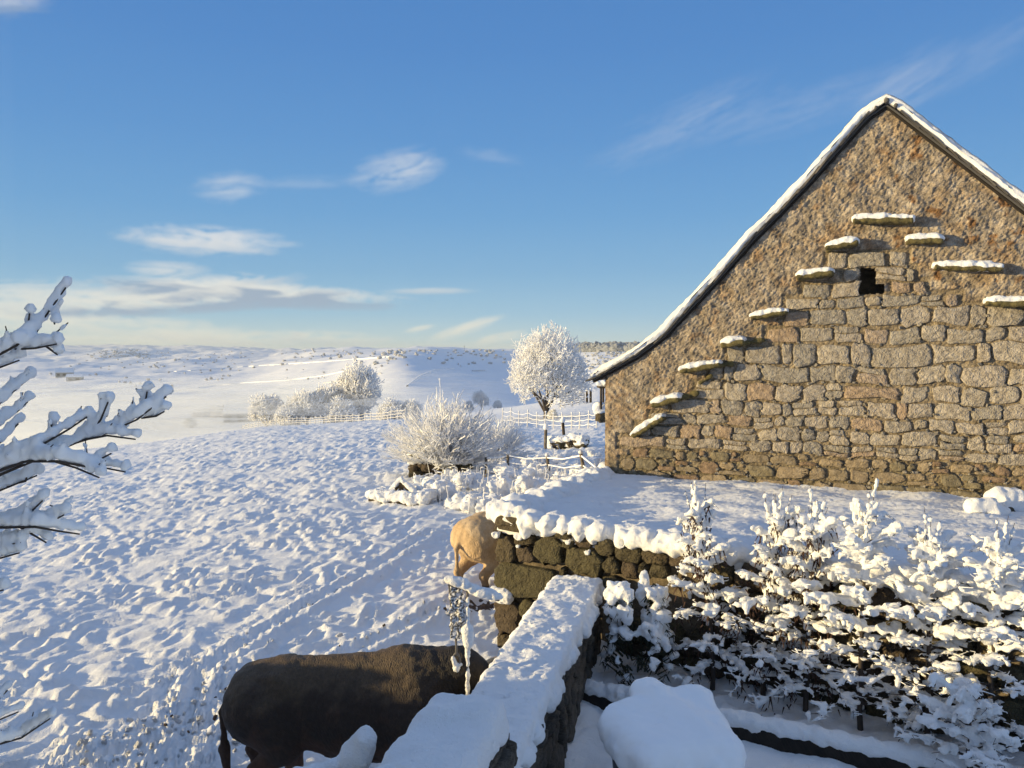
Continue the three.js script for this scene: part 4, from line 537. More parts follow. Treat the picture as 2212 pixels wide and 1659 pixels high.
// ---------------------------------------------------------------- near tree at the left, its snowy branches reaching into view
{
  const t = thing('near_tree', 'snow-laden bare tree at the left edge, grey branches reaching into view', 'tree', [0, 0, 0]), q = rng(430), wood = new Sticks(), trunk = new Sticks();
  const foot = V(-3.35, -0.3, -3.3), top = V(-3.2, 6.2, -3.2); trunk.path([foot, V(-3.3, 1.5, -3.3), V(-3.25, 3.4, -3.25), top], 0.17, 0.05, 9);
  const lines = [
    [3.0, [-90, 800], [-20, 768], [42, 735], [92, 688], [146, 612]], [3.0, [30, 745], [80, 742], [126, 733]], [3.0, [104, 738], [128, 756]], [3.0, [62, 716], [68, 668]], [3.0, [118, 668], [122, 690]], [3.05, [-80, 815], [0, 785], [46, 768]],
    [3.1, [-90, 920], [-20, 880], [30, 838], [66, 808]], [3.15, [-80, 960], [-10, 915], [40, 880], [64, 858]], [3.1, [-90, 990], [0, 950], [44, 905]], [2.95, [-90, 1035], [0, 988], [80, 958], [150, 918], [192, 890]], [2.95, [112, 938], [116, 902]],
    [3.0, [-90, 1060], [10, 1012], [110, 970], [170, 945], [235, 925], [300, 895], [362, 846]], [3.0, [180, 940], [235, 930], [296, 938]], [3.0, [312, 888], [321, 836]], [3.0, [196, 930], [222, 895], [237, 858]], [3.0, [310, 892], [340, 888], [358, 878]],
    [2.9, [-40, 1020], [60, 985], [130, 985], [200, 998], [232, 1000], [274, 1008]], [2.9, [120, 985], [170, 1000], [218, 1020]], [2.9, [190, 996], [244, 968]], [3.05, [-80, 1085], [0, 1050], [84, 1016]], [3.05, [20, 1038], [60, 1028], [66, 1000]],
    [2.9, [-90, 1140], [0, 1128], [80, 1126], [130, 1135], [176, 1142]], [2.9, [20, 1126], [60, 1105], [96, 1070]], [2.9, [70, 1124], [110, 1118], [142, 1100]], [2.9, [50, 1128], [104, 1160]], [2.95, [-80, 1178], [0, 1168], [50, 1160]], [2.95, [-70, 1205], [0, 1195], [46, 1182]], [2.9, [-60, 1280], [12, 1262]],
    [3.3, [-90, 1620], [0, 1596], [50, 1582], [112, 1540]], [3.3, [-80, 1560], [-10, 1548], [44, 1526]], [3.35, [-60, 1510], [0, 1500], [20, 1480]],
  ];
  const A = new Blob(V(-2.7, 3.15, -3.55), V(-1.25, 4.75, -2.7), 0.0095), C = new Blob(V(-2.75, 2.55, -3.6), V(-1.7, 3.2, -3.1), 0.011);
  lines.forEach(([d, ...pts]) => {
    const P = pts.map(([x, y], k) => at(x, y, d + 0.05 * Math.sin(k * 1.7 + d * 9))), low = pts[0][1] > 1400, B = low ? C : A, W = P.map((p) => p.clone().add(V(0, -0.018, 0.012)));
    wood.path(W, P.length > 3 ? 0.0065 : 0.005, 0.003, 5);
    if (pts[0][0] < -35) wood.path([V(-3.27, P[0].y - 0.35, -3.25), V((P[0].x - 3.27) / 2, P[0].y - 0.12, -d - 0.05), W[0]], 0.014, 0.007, 6);
    for (let k = 0; k + 1 < P.length; k++) { const n = Math.max(1, Math.round(P[k].distanceTo(P[k + 1]) / 0.05)); for (let s = 0; s < n; s++) { const a = P[k].clone().lerp(P[k + 1], s / n), b = P[k].clone().lerp(P[k + 1], (s + 1) / n), end = (k + (s + 1) / n) / (P.length - 1), r = lerp(0.025, 0.013, end) * (0.7 + 0.5 * q()) * (P.length < 3 ? 0.75 : 1); a.y += r * 0.55; b.y += r * 0.55; B.add(a, b, r, r * (0.9 + 0.2 * q()), 0.02, [1, 1.1, 1]); if (s === n - 1 && k === P.length - 2) B.add(b, b.clone().add(V(0, 0.004, 0)), 0.02, 0.017, 0.012); if (q() < 0.45) { const e = a.clone().add(V((q() - 0.3) * 0.09, 0.02 + 0.05 * q(), (q() - 0.5) * 0.1)); wood.add(a, e, 0.004, 0.002, 4); B.add(a.clone().lerp(e, 0.3), e, 0.009, 0.006, 0.01); } } }
  });
  // the rest of the crown, outside the view
  const outside = new Sticks(), snow = new Sticks(); for (let k = 0; k < 150; k++) { const y = 0.9 + 5 * q(), a = q() * 6.283, L = 0.8 + 1.4 * q(), s = V(-3.27, y * 0.96, -3.25), e = s.clone().add(V(Math.cos(a) * L, 0.5 * L * (q() - 0.2), Math.sin(a) * L * 1.5)); if (e.x / -e.z > -0.74 && e.z < 0 || e.z > -0.4) continue; const m = s.clone().lerp(e, 0.5).add(V(0, 0.08, 0)); outside.path([s, m, e], 0.018, 0.004, 4); snow.path([m.clone().add(V(0, 0.03, 0)), e.clone().add(V(0, 0.03, 0))], 0.04, 0.03, 6); for (let j = 0; j < 4; j++) { const o = m.clone().lerp(e, q()), e2 = o.clone().add(V((q() - 0.5) * 0.6, 0.25 * q(), (q() - 0.5) * 0.8)); if (e2.x / -e2.z > -0.74) continue; outside.add(o, e2, 0.006, 0.003, 3); snow.add(o.clone().add(V(0, 0.02, 0)), e2.clone().add(V(0, 0.02, 0)), 0.032, 0.022, 5); } }
  A.rough(0.006, 24, 0.0022, 75); C.rough(0.006, 24, 0.0022, 75);
  part('trunk', trunk.build(), M.bark, t); const limb = part('branch', wood.build(), M.bark, t); part('snow', A.build(), M.snowSoft, limb); part('snow', C.build(), M.snowSoft, limb); const l2 = part('branch', outside.build(), M.bark, t); part('snow', snow.build(), M.snow, l2);
}
// ---------------------------------------------------------------- frosted trees and bushes
// a bare crown: limbs fork outwards and end in frosted twigs, kept inside an egg-shaped outline
function crown(seed, H, RX, y0, trunkH, levels, spread, twigR, droop = 0, limb = 0) {
  const q = rng(seed), wood = new Sticks(), fr = new Sticks(), cy = (H + y0) / 2, ry = (H - y0) / 2;
  const inside = (p) => { const k = (p.y - cy) / ry, w = RX * (k < 0 ? 1 + 0.12 * k : 1) * (0.86 + 0.2 * n3(p.x * 0.55 + seed, p.y * 0.55, p.z * 0.55)); return (p.x * p.x + p.z * p.z) / (w * w) + k * k < 1; };
  const grow = (a, dir, len, r, lv) => {
    const b = a.clone().addScaledVector(dir, len); if (lv > 1 && !inside(b) && b.y > y0) { if (lv < 3) return; b.copy(a).addScaledVector(dir, len * 0.45); }
    if (lv < 3) { wood.add(a, b, r, r * 0.75, lv < 1 ? 7 : 4); if (lv > 0) fr.add(a.clone().add(V(0, r * 0.7, 0)), b.clone().add(V(0, r * 0.6, 0)), r * 0.6, r * 0.6, 4); } else fr.add(a, b, Math.max(r, twigR), Math.max(r * 0.6, twigR * 0.7), 3);
    if (lv >= levels) return;
    const n = lv < 1 ? 6 : lv < 3 ? 4 : lv < 5 ? 3 : 2 + (q() < 0.5 ? 1 : 0);
    for (let k = 0; k < n; k++) { const az = k / n * 6.283 + q() * 1.6, sp = spread * (0.45 + 0.9 * q()), u = V(0, 1, 0).cross(dir).lengthSq() < 1e-4 ? V(1, 0, 0) : V(0, 1, 0).cross(dir).normalize(), w = dir.clone().cross(u); const nd = dir.clone().addScaledVector(u, Math.cos(az) * sp).addScaledVector(w, Math.sin(az) * sp).add(V(0, 0.1 - droop, 0)).normalize(), o = k === 0 ? b : a.clone().lerp(b, lv < 1 ? 0.35 + 0.65 * q() : 0.4 + 0.6 * q()); grow(o, nd, (lv < 1 ? Math.max(len, limb) : len) * (0.66 + 0.24 * q()), r * 0.58, lv + 1); }
  };
  grow(V(0, 0, 0), V(0, 1, 0), trunkH, H * 0.03, 0);
  return [wood.build(), fr.build()];
}
{
  const p = onLand(1180, 70), [w, f] = crown(501, 8.9, 4.2, 0.1, 1.5, 7, 0.8, 0.034, 0.02, 2.6), t = thing('frosted_tree', 'tall egg-shaped tree white with hoarfrost, standing alone left of the barn', 'tree', [p.x, p.y - 0.15, p.z]);
  part('trunk', w, M.bark, t); part('crown', f, M.frost, t);
}
function fountain(seed, R, H, n, r, brown) {                                    // a many-stemmed bush
  const q = rng(seed), wood = new Sticks(), fr = new Sticks();
  for (let k = 0; k < n; k++) {
    const az = q() * 6.283, out = Math.pow(q(), 0.6), base = V(Math.cos(az) * 0.35 * q() * R, 0, Math.sin(az) * 0.35 * q() * R), L = H * (0.55 + 0.5 * q()) * lerp(1, 0.85, out), tilt = out * (R > 0.95 ? 1.02 : 1.25), dir = V(Math.cos(az) * Math.sin(tilt), Math.cos(tilt), Math.sin(az) * Math.sin(tilt)), pts = [base]; let p = base.clone(), d = dir.clone();
    for (let s = 0; s < 5; s++) { d.add(V((q() - 0.5) * 0.3, -0.09 * out, (q() - 0.5) * 0.3)).normalize(); p = p.clone().addScaledVector(d, L / 5); pts.push(p); }
    const b = q() < brown; if (b) wood.path(pts.slice(0, 4), r * 1.1, r * 0.8, 4); fr.path(b ? pts.slice(2) : pts, r * 1.1, r * 0.6, 3);
    for (let m = 0; m < 12; m++) { const s = 1 + Math.floor(q() * 4), o = pts[s].clone().lerp(pts[s + 1] ?? pts[s], q()), e = o.clone().addScaledVector(d, 0.12 + 0.2 * q()).add(V((q() - 0.5) * 0.42, 0.12 * (q() - 0.3), (q() - 0.5) * 0.42)); fr.add(o, e, r * 0.75, r * 0.4, 3); if (q() < 0.6) { const e2 = e.clone().add(V((q() - 0.5) * 0.22, 0.16 * q(), (q() - 0.5) * 0.22)); fr.add(o.clone().lerp(e, 0.6), e2, r * 0.6, r * 0.35, 3); } }
  }
  return [wood.build(), fr.build()];
}
const bushSpot = groundAt(962, 1026);
{
  const [w, f] = fountain(511, 1.0, 2.45, 430, 0.023, 0.1), t = thing('frosted_bush', 'big fountain-shaped bush of frosted stems growing over the rubble wall', 'bush', [bushSpot.x, bushSpot.y + 0.12, bushSpot.z]); part('stem', w, M.barkPale, t);
  const q = rng(512), s = new Sticks(); for (const [x, y0, y1] of [[950, 905, 824], [943, 915, 846], [956, 905, 850]]) { const a = at(x + 3, y0, -bushSpot.z), b = at(x, y1, -bushSpot.z); a.sub(bushSpot); b.sub(bushSpot); s.add(a, b, 0.013, 0.009, 4); for (let k = 0; k < 6; k++) { const o = a.clone().lerp(b, q()); s.add(o, o.clone().add(V((q() - 0.5) * 0.16, 0.12, (q() - 0.5) * 0.16)), 0.014, 0.008, 3); } }
  part('crown', mergeGeometries([f, s.build()]), M.frost, t);
  const p2 = onLand(1068, 31), [w2, f2] = fountain(513, 0.9, 1.75, 200, 0.02, 0.2), t2 = thing('frosted_bush', 'smaller rounder frosted bush behind and right of the fountain-shaped one', 'bush', [p2.x, p2.y, p2.z]); part('stem', w2, M.barkPale, t2); part('crown', f2, M.frost, t2);
}
// rubble stones with snow: one wall under the bush, one behind the wire fence
const rock = (seed, r) => { const q = rng(seed), B = new Blob(V(-r * 1.5, -r * 1.2, -r * 1.5), V(r * 1.5, r * 1.2, r * 1.5), r / 5); B.box(V(0, 0, 0), V(r * (0.8 + 0.3 * q()), r * (0.55 + 0.25 * q()), r * 0.75), r * 0.3, r * 0.1, q() * 0.4); B.rough(r * 0.2, 1.1 / r, r * 0.07, 3 / r); return B.build(); };
const rocks = [0, 1, 2, 3].map((k) => rock(520 + k, 0.2));
function rubble(name, label, from, to, depth, n, tiers, seed, snowR) {
  const t = thing(name, label, 'wall', [0, 0, 0]), q = rng(seed), spots = [];
  for (let k = 0; k < n; k++) { const u = q(), tier = Math.floor(q() * tiers), p = from.clone().lerp(to, u); p.z += (q() - 0.3) * depth; p.y = land(p.x, p.z) + 0.05 + tier * 0.23; const m = part('stone', rocks[k % 4], M.boulder[Math.floor(q() * 4)], t); m.position.copy(p); m.rotation.set(q() * 0.6, q() * 6, q() * 0.6); m.scale.setScalar(0.65 + 0.75 * q()); spots.push([p, m.scale.x]); }
  const lo = V(1e9, 1e9, 1e9), hi = V(-1e9, -1e9, -1e9); for (const [p] of spots) { lo.min(p); hi.max(p); } const B = new Blob(lo.subScalar(0.5), hi.addScalar(0.6), 0.035);
  for (const [p, s] of spots) if (q() < 0.8) B.add(p.clone().add(V(-0.06 * s, 0.14 * s, -0.02)), p.clone().add(V(0.07 * s, 0.15 * s, -0.05)), snowR * s, snowR * 0.9 * s, 0.06, [1.1, 0.75, 1.1]); B.rough(0.025, 5, 0.01, 18); part('snow_cap', B.build(), M.snow, t);
}
rubble('rubble_wall', 'tumbled stone wall with snow on every stone under the frosted bush', groundAt(893, 1022), groundAt(1015, 1030), 0.7, 46, 3, 531, 0.15);
rubble('rubble_wall', 'low dark ruined wall under heavy snow behind the two-wire fence', groundAt(1188, 968), groundAt(1262, 966), 0.6, 26, 2, 532, 0.2);
// ---------------------------------------------------------------- snow-smothered weeds between bush and terrace
const mounds = [[845, 1078, 0.3], [905, 1090, 0.4], [955, 1075, 0.55], [1000, 1098, 0.5], [1040, 1060, 0.6], [1085, 1080, 0.7], [1050, 1105, 0.45], [1120, 1050, 0.6], [1160, 1075, 0.6], [1180, 1040, 0.55], [1215, 1060, 0.62], [1235, 1030, 0.6], [1265, 1040, 0.55], [1280, 1010, 0.5], [1100, 1015, 0.5], [1150, 1005, 0.5], [1200, 1000, 0.5], [1060, 1020, 0.5], [1020, 1030, 0.5], [985, 1045, 0.45], [1290, 985, 0.45], [1245, 990, 0.4], [930, 1052, 0.35]];
const moundWhere = ['left end, beside the broken trestle', 'behind the broken trestle', 'below the rubble wall', 'nearest the pale cow', 'in front of the fountain-shaped bush', 'left of the terrace corner', 'just behind the pale cow', 'middle of the weed patch', 'along the terrace edge, lower', 'mid-patch below the leaning post', 'along the terrace edge, upper', 'beside the arching grass', 'close to the barn corner, near', 'close to the barn corner, far', 'right of the bush foot', 'between bush and wire fence', 'under the wire fence', 'at the right foot of the bush', 'in front of the bush stems', 'left foot of the bush', 'at the barn wall behind', 'under the leaning post', 'beside the snowy plank'];
mounds.forEach(([px, py, r0], k) => { const r = r0 * (py < 1035 ? 0.8 : 1.25);
  const p = groundAt(px, py), q = rng(600 + k), B = new Blob(V(-r * 2, -0.3, -r * 2), V(r * 2, r * 2.2, r * 2), 0.036);
  for (let s = 0; s < 9; s++) { const a = q() * 6.283, d = r * q(), c = V(Math.cos(a) * d, 0.08 + 0.5 * r * q(), Math.sin(a) * d * 0.8); B.add(c, c.clone().add(V((q() - 0.5) * r * 0.6, 0.1 * r, (q() - 0.5) * r * 0.5)), r * (0.2 + 0.22 * q()), r * 0.2, 0.14); }
  B.rough(0.07, 2.8, 0.04, 8); const t = thing('weed_mound', `snow-smothered clump of weeds ${moundWhere[k]}`, 'snow mound', [p.x, p.y - 0.06, p.z], 0, 'snow-smothered weed clumps'); part('snow', B.build(), M.snow, t);
  const st = new Sticks(); for (let s = 0; s < 12; s++) { const a = q() * 6.283, d = r * 1.1 * Math.sqrt(q()), o = V(Math.cos(a) * d, 0.05, Math.sin(a) * d), L = r * (0.5 + 0.8 * q()); const m = o.clone().add(V((q() - 0.5) * 0.25, L * 0.75, (q() - 0.5) * 0.25)), e = m.clone().add(V((q() - 0.5) * 0.5, L * 0.2 * (q() - 0.4), (q() - 0.5) * 0.4)); st.path([o, m, e], 0.012, 0.008, 3); } part('frosted_stems', st.build(), M.frost, t);
});
{ const p = groundAt(1258, 1090), q = rng(640), st = new Sticks(), t = thing('grass_tussock', 'arching dome of frosted grass at the terrace edge by the barn corner', 'grass', [p.x + 0.1, p.y, p.z - 0.2]); for (let k = 0; k < 260; k++) { const a = q() * 6.283, R = 0.35 + 0.3 * q(), H = 0.75 + 0.35 * q(), pts = []; for (let s = 0; s <= 5; s++) { const u = s / 5; pts.push(V(Math.cos(a) * R * u * u * 1.2, H * (1.7 * u - u * u * 1.25), Math.sin(a) * R * u * u * 1.2)); } st.path(pts, 0.012, 0.007, 3); } part('blades', st.build(), M.frost, t); }
{ const q = rng(641), st = new Sticks(); for (let k = 0; k < 130; k++) { const px = 890 + 400 * q(), py = 985 + 95 * q(), p = groundAt(px, py), L = 0.2 + 0.35 * q(), m = p.clone().add(V((q() - 0.5) * 0.4, L, (q() - 0.5) * 0.3)), e = m.clone().add(V((q() - 0.5) * 0.5, 0.1 * (q() - 0.8), (q() - 0.5) * 0.3)); st.path([p, m, e], 0.011, 0.008, 3); } single('frosted_weeds', st.build(), M.frost, 'thin frosted weed stems sticking out of the snow between bush and barn', 'weeds', null, 'stuff'); }
// ---------------------------------------------------------------- cattle
function cattle(o, coat) {                                                     // x forward, y up, feet on y = 0
  const T = (x, y, z) => V(x, y, z), k = 0.1, zs = [1, 1, 0.82], B = new Blob(V(-1.5, -0.02, -0.62), V(1.75, 1.75, 0.62), 0.0165);
  B.add(T(-0.72, 0.93, 0), T(0.45, 0.9, 0), 0.39, 0.43, k, zs); B.add(T(-0.1, 0.78, 0), T(0.3, 0.76, 0), 0.36, 0.36, 0.15, [1, 1, 0.95]);
  B.add(T(-0.95, 0.98, -0.12), T(-0.95, 0.98, 0.12), 0.28, 0.28, 0.12); B.add(T(-1.05, 1.16, -0.1), T(-1.05, 1.16, 0.1), 0.075, 0.075, 0.1); B.add(T(-0.7, 1.22, -0.2), T(-0.7, 1.22, 0.2), 0.07, 0.07, 0.14);
  B.add(T(-0.9, 1.2, 0), T(0.35, 1.24 + o.hump * 0.3, 0), 0.07, 0.1, 0.16); B.add(T(0.42, 1.12 + o.hump * 0.5, 0), T(0.68, 1.08 + o.hump * 0.5, 0), 0.22, 0.23, 0.14, [1, 1, 0.75]);
  B.add(T(0.52, 0.85, -0.2), T(0.52, 0.85, 0.2), 0.24, 0.24, 0.12); B.add(T(0.7, 0.72, 0), T(0.62, 0.55, 0), 0.24, 0.16, 0.14, [1, 1, 0.75]);
  const hd = o.head, nk = T(hd.x - 0.3, hd.y + 0.22, 0); B.add(T(0.62, 1.0 + o.hump * 0.4, 0), nk, 0.33, 0.22, 0.14, [1, 1, 0.75]); B.add(nk, T(hd.x, hd.y + 0.08, 0), 0.2, 0.15, 0.1, [1, 1, 0.85]);
  B.add(T(hd.x - 0.04, hd.y + 0.05, 0), T(hd.x + 0.2, hd.y - 0.25, 0), 0.145, 0.085, 0.06); B.add(T(hd.x + 0.16, hd.y - 0.22, 0), T(hd.x + 0.22, hd.y - 0.31, 0), 0.095, 0.085, 0.05); B.add(T(hd.x - 0.06, hd.y + 0.14, -0.1), T(hd.x - 0.06, hd.y + 0.14, 0.1), 0.07, 0.07, 0.06);
  for (const z of [-1, 1]) {
    B.add(T(hd.x - 0.13, hd.y + 0.1, z * 0.14), T(hd.x - 0.2, hd.y + 0.08, z * 0.3), 0.035, 0.045, 0.03, [1, 1, 1]); B.add(T(hd.x + 0.06, hd.y - 0.02, z * 0.12), T(hd.x + 0.08, hd.y - 0.04, z * 0.125), 0.03, 0.02, 0.03);
    const s = z * (o.step ?? 0.05); B.add(T(-0.9, 0.9, z * 0.2), T(-0.72 + s, 0.62, z * 0.22), 0.25, 0.15, 0.1); B.add(T(-0.72 + s, 0.62, z * 0.22), T(-0.99 + s, 0.4, z * 0.21), 0.13, 0.075, 0.06); B.add(T(-0.99 + s, 0.4, z * 0.21), T(-0.93 + s, 0.13, z * 0.21), 0.066, 0.05, 0.04); B.add(T(-0.93 + s, 0.12, z * 0.21), T(-0.89 + s, 0.04, z * 0.21), 0.055, 0.062, 0.03);
    B.add(T(0.5, 0.78, z * 0.22), T(0.44 - s, 0.52, z * 0.21), 0.2, 0.12, 0.1); B.add(T(0.44 - s, 0.52, z * 0.21), T(0.47 - s, 0.33, z * 0.2), 0.1, 0.068, 0.05); B.add(T(0.47 - s, 0.33, z * 0.2), T(0.46 - s, 0.12, z * 0.2), 0.062, 0.048, 0.03); B.add(T(0.46 - s, 0.11, z * 0.2), T(0.49 - s, 0.04, z * 0.2), 0.054, 0.062, 0.03);
  }
  B.add(T(-1.12, 1.14, 0), T(-1.28, 0.85, 0), 0.055, 0.035, 0.06); B.add(T(-1.28, 0.85, 0), T(-1.27, 0.5, 0), 0.032, 0.028, 0.03); B.add(T(-1.27, 0.5, 0), T(-1.25, 0.28, 0), 0.05, 0.03, 0.05);
  if (o.bull) B.add(T(-0.62, 0.62, 0.06), T(-0.6, 0.4, 0.1), 0.09, 0.085, 0.05); else B.add(T(-0.62, 0.62, 0), T(-0.6, 0.55, 0), 0.16, 0.12, 0.08);
  B.rough(0.006, 9, 0.0025, 40);
  const t = thing(o.name, o.label, o.category, o.at, o.turn); t.scale.setScalar(o.size); part('body', B.build(coat), M.fur, t);
  if (o.horns) for (const z of [-1, 1]) { const P = [T(hd.x - 0.07, hd.y + 0.17, z * 0.14), T(hd.x - 0.06, hd.y + 0.2, z * 0.25), T(hd.x + 0.02, hd.y + 0.22, z * 0.32), T(hd.x + 0.13, hd.y + 0.24, z * 0.33)]; const g = new THREE.TubeGeometry(new THREE.CatmullRomCurve3(P), 12, 0.028, 8), p = g.attributes.position, cv = new THREE.CatmullRomCurve3(P); for (let i = 0; i < p.count; i++) { const u = Math.floor(i / 9) / 12, c = cv.getPointAt(u), f = 1 - 0.5 * u; p.setXYZ(i, lerp(c.x, p.getX(i), f), lerp(c.y, p.getY(i), f), lerp(c.z, p.getZ(i), f)); } g.computeVertexNormals(); const h = part('horn', g, M.horn, t); const e = new THREE.ConeGeometry(0.015, 0.1, 8); e.rotateZ(-Math.PI / 2); e.translate(P[3].x + 0.045, P[3].y + 0.004, P[3].z); part('horn_tip', e, M.hornTip, h); }
  for (const z of [-1, 1]) { const e = new THREE.SphereGeometry(0.02, 10, 8); e.translate(hd.x + 0.085, hd.y - 0.02, z * 0.128); part('eye', e, M.hornTip, t); }
  for (const [x, z] of [[-0.89, 1], [-0.89, -1], [0.49, 1], [0.49, -1]]) { const s = z * (o.step ?? 0.05) * (x < 0 ? 1 : -1), g = new THREE.CylinderGeometry(0.058, 0.072, 0.07, 10); g.translate(x + s, 0.03, z * (x < 0 ? 0.21 : 0.2)); part('hoof', g, M.hornTip, t); }
  return t;
}
cattle({ name: 'bull', label: 'dark brown horned bull standing side-on in the trampled snow, head lowered', category: 'bull', at: [-1.45, 0.03, -7.45], turn: 0.02, size: 1.03, hump: 0.16, head: V(1.22, 0.98, 0), bull: true, horns: true, step: 0.07 }, (x, y, z) => {
  let c = [0.036, 0.021, 0.013]; const n = fbm(x * 2.2 + z, y * 2.2, 4), warm = smoothstep(0.95 - y + n * 0.5, 0.0, 0.6), back = smoothstep(y + n * 0.2, 1.02, 1.25);
  c = c.map((v, k) => lerp(v, [0.1, 0.043, 0.021][k], warm * 0.8)); c = c.map((v, k) => lerp(v, [0.1, 0.067, 0.039][k], back * (x < 0.5 ? 0.8 : 0.3))); const front = smoothstep(x, 0.45, 0.9); c = c.map((v, k) => lerp(v, [0.013, 0.01, 0.008][k], front * 0.85));  // paler back: light along the topline is put into the coat colour
  if (y < 0.7 && y > 0.3 && x > -0.76 && x < -0.44 && z > -0.02 && z < 0.2 && Math.hypot(x + 0.61, (y - 0.46) * 0.8) < 0.14) c = [0.17, 0.09, 0.06]; if (x > 1.34 && y < 0.9) c = [0.2, 0.17, 0.14]; const q = 1 + 0.22 * n3(x * 30, y * 14, z * 30); return c.map((v) => v * q);
});
cattle({ name: 'cow', label: 'pale tan cow seen from behind, half hidden by the end of the retaining wall', category: 'cow', at: [0.1, land(-0.2, -13.9) - 0.08, -14.25], turn: 0.72, size: 1.09, hump: 0.0, head: V(1.2, 0.85, 0), horns: false, step: 0.09 }, (x, y, z) => {
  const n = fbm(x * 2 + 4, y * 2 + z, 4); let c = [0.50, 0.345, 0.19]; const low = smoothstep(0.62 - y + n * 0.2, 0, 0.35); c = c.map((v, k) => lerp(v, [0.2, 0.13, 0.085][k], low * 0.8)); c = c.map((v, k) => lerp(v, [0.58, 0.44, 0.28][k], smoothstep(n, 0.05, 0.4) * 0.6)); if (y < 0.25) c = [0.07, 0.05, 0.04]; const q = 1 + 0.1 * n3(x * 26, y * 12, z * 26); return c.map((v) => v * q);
});
// ---------------------------------------------------------------- fences, gate, broken trestle
function fence(name, label, posts, rails, w, m, railM, hgt, leanSeed) {           // posts: [px, depth]
  const t = thing(name, label, 'fence', [0, 0, 0]), q = rng(leanSeed), tops = [];
  posts.forEach(([px, d, lean = 0, tall = 1]) => { const p = onLand(px, d), h = hgt * tall * (0.92 + 0.16 * q()), e = p.clone().add(V(lean * h + (q() - 0.5) * 0.08, h, (q() - 0.5) * 0.08)); p.y -= 0.15; const s = new Sticks(); s.add(p, e, w * (0.9 + 0.2 * q()), w * 0.9, 6); part('fence_post', s.build(), m, t); const c = new THREE.SphereGeometry(w * 1.25, 8, 6); c.scale(1, 0.9, 1); c.translate(e.x, e.y + w * 0.4, e.z); part('snow_cap', c, M.snow, t); tops.push([p, e]); });
  for (const [f, r] of rails) { const s = new Sticks(); for (let k = 0; k + 1 < tops.length; k++) { const a = tops[k][0].clone().lerp(tops[k][1], f), b = tops[k + 1][0].clone().lerp(tops[k + 1][1], f), m2 = a.clone().lerp(b, 0.5).add(V(0, -0.04 - 0.05 * q(), 0)); s.path([a, m2, b], r, r, 5); } part('rail', s.build(), railM, t); }
  return t;
}
{
  const a = []; for (let px = 522; px < 880;) { const u = (px - 522) / 358; a.push([px, lerp(150, 78, Math.pow(u, 0.7)), 0.06, 1]); px += lerp(6.5, 16, u); } fence('field_fence', 'long frosted post-and-rail fence climbing the crest of the snowy field', a, [[0.42, 0.035], [0.66, 0.035], [0.9, 0.035]], 0.06, M.frostDim, M.frostDim, 1.15, 701);
  const b = []; for (let px = 1085; px < 1300; px += 17 + (px % 5)) b.push([px, lerp(62, 50, (px - 1085) / 215), 0.03, 1]); fence('field_fence', 'frosted wire-and-post fence crossing below the lone egg-shaped tree', b, [[0.35, 0.02], [0.6, 0.02], [0.85, 0.02]], 0.055, M.frostDim, M.frost, 1.15, 702);
  const c = [[1050, 25.5, 0.0, 0.85], [1097, 25, 0.0, 1.0], [1190, 24.3, -0.1, 1.05], [1272, 21.5, -0.22, 1.25], [1330, 19.5, 0, 1]]; fence('wire_fence', 'near fence of brown posts and snow-coated wires, one post leaning', c, [[0.45, 0.022], [0.72, 0.022], [0.94, 0.026]], 0.055, M.frostWood, M.frost, 0.85, 703);
}
for (const [px, d, h, label] of [[1178, 36, 1.0, 'short lone snow-capped post standing left of a darker one beyond the ruined wall'], [1221, 38, 1.2, 'brown lone post leaning left, beyond the ruined wall']]) { const p = onLand(px, d), t = thing('lone_post', label, 'post', [p.x, p.y, p.z]), s = new Sticks(); s.add(V(0, -0.2, 0), V(h > 1.1 ? -0.12 : 0.03, h, 0), 0.075, 0.075, 7); part('post', s.build(), h > 1.1 ? M.wood : M.frostWood, t); const c = new Blob(V(-0.4, h - 0.2, -0.3), V(0.3, h + 0.4, 0.3), 0.03); c.add(V(h > 1.1 ? -0.12 : 0.03, h + 0.02, 0), V(h > 1.1 ? -0.1 : 0.03, h + 0.1, 0), 0.13, 0.1, 0.04); part('snow_cap', c.build(), M.snow, t); }
{
  // field gate with its posts, far right of the lone tree
  const d = 92, t = thing('field_gate', 'five-bar field gate between stone posts beside the track, right of the lone tree', 'gate', [0, 0, 0]), A = onLand(1211, d), B = onLand(1262, d), lift = (p, h) => p.clone().add(V(0, h, 0));
  for (const h of [0.25, 0.5, 0.75, 1.0, 1.25]) { const s = new Sticks(); s.add(lift(A, h), lift(B, h), 0.045, 0.045, 5); part('bar', s.build(), M.frostWood, t); }
  for (const u of [0, 0.5, 1]) { const s = new Sticks(), p = A.clone().lerp(B, u); s.add(p, lift(p, 1.3), 0.05, 0.05, 5); part('upright', s.build(), M.frostWood, t); }
  for (const px of [1268, 1276]) { const p = onLand(px, d), s = new Sticks(); s.add(p, lift(p, 1.55), 0.16, 0.15, 6); part('gate_post', s.build(), M.wood, t); const c = new THREE.SphereGeometry(0.22, 8, 6); c.translate(p.x, p.y + 1.6, p.z); part('snow_cap', c, M.snow, t); }
}
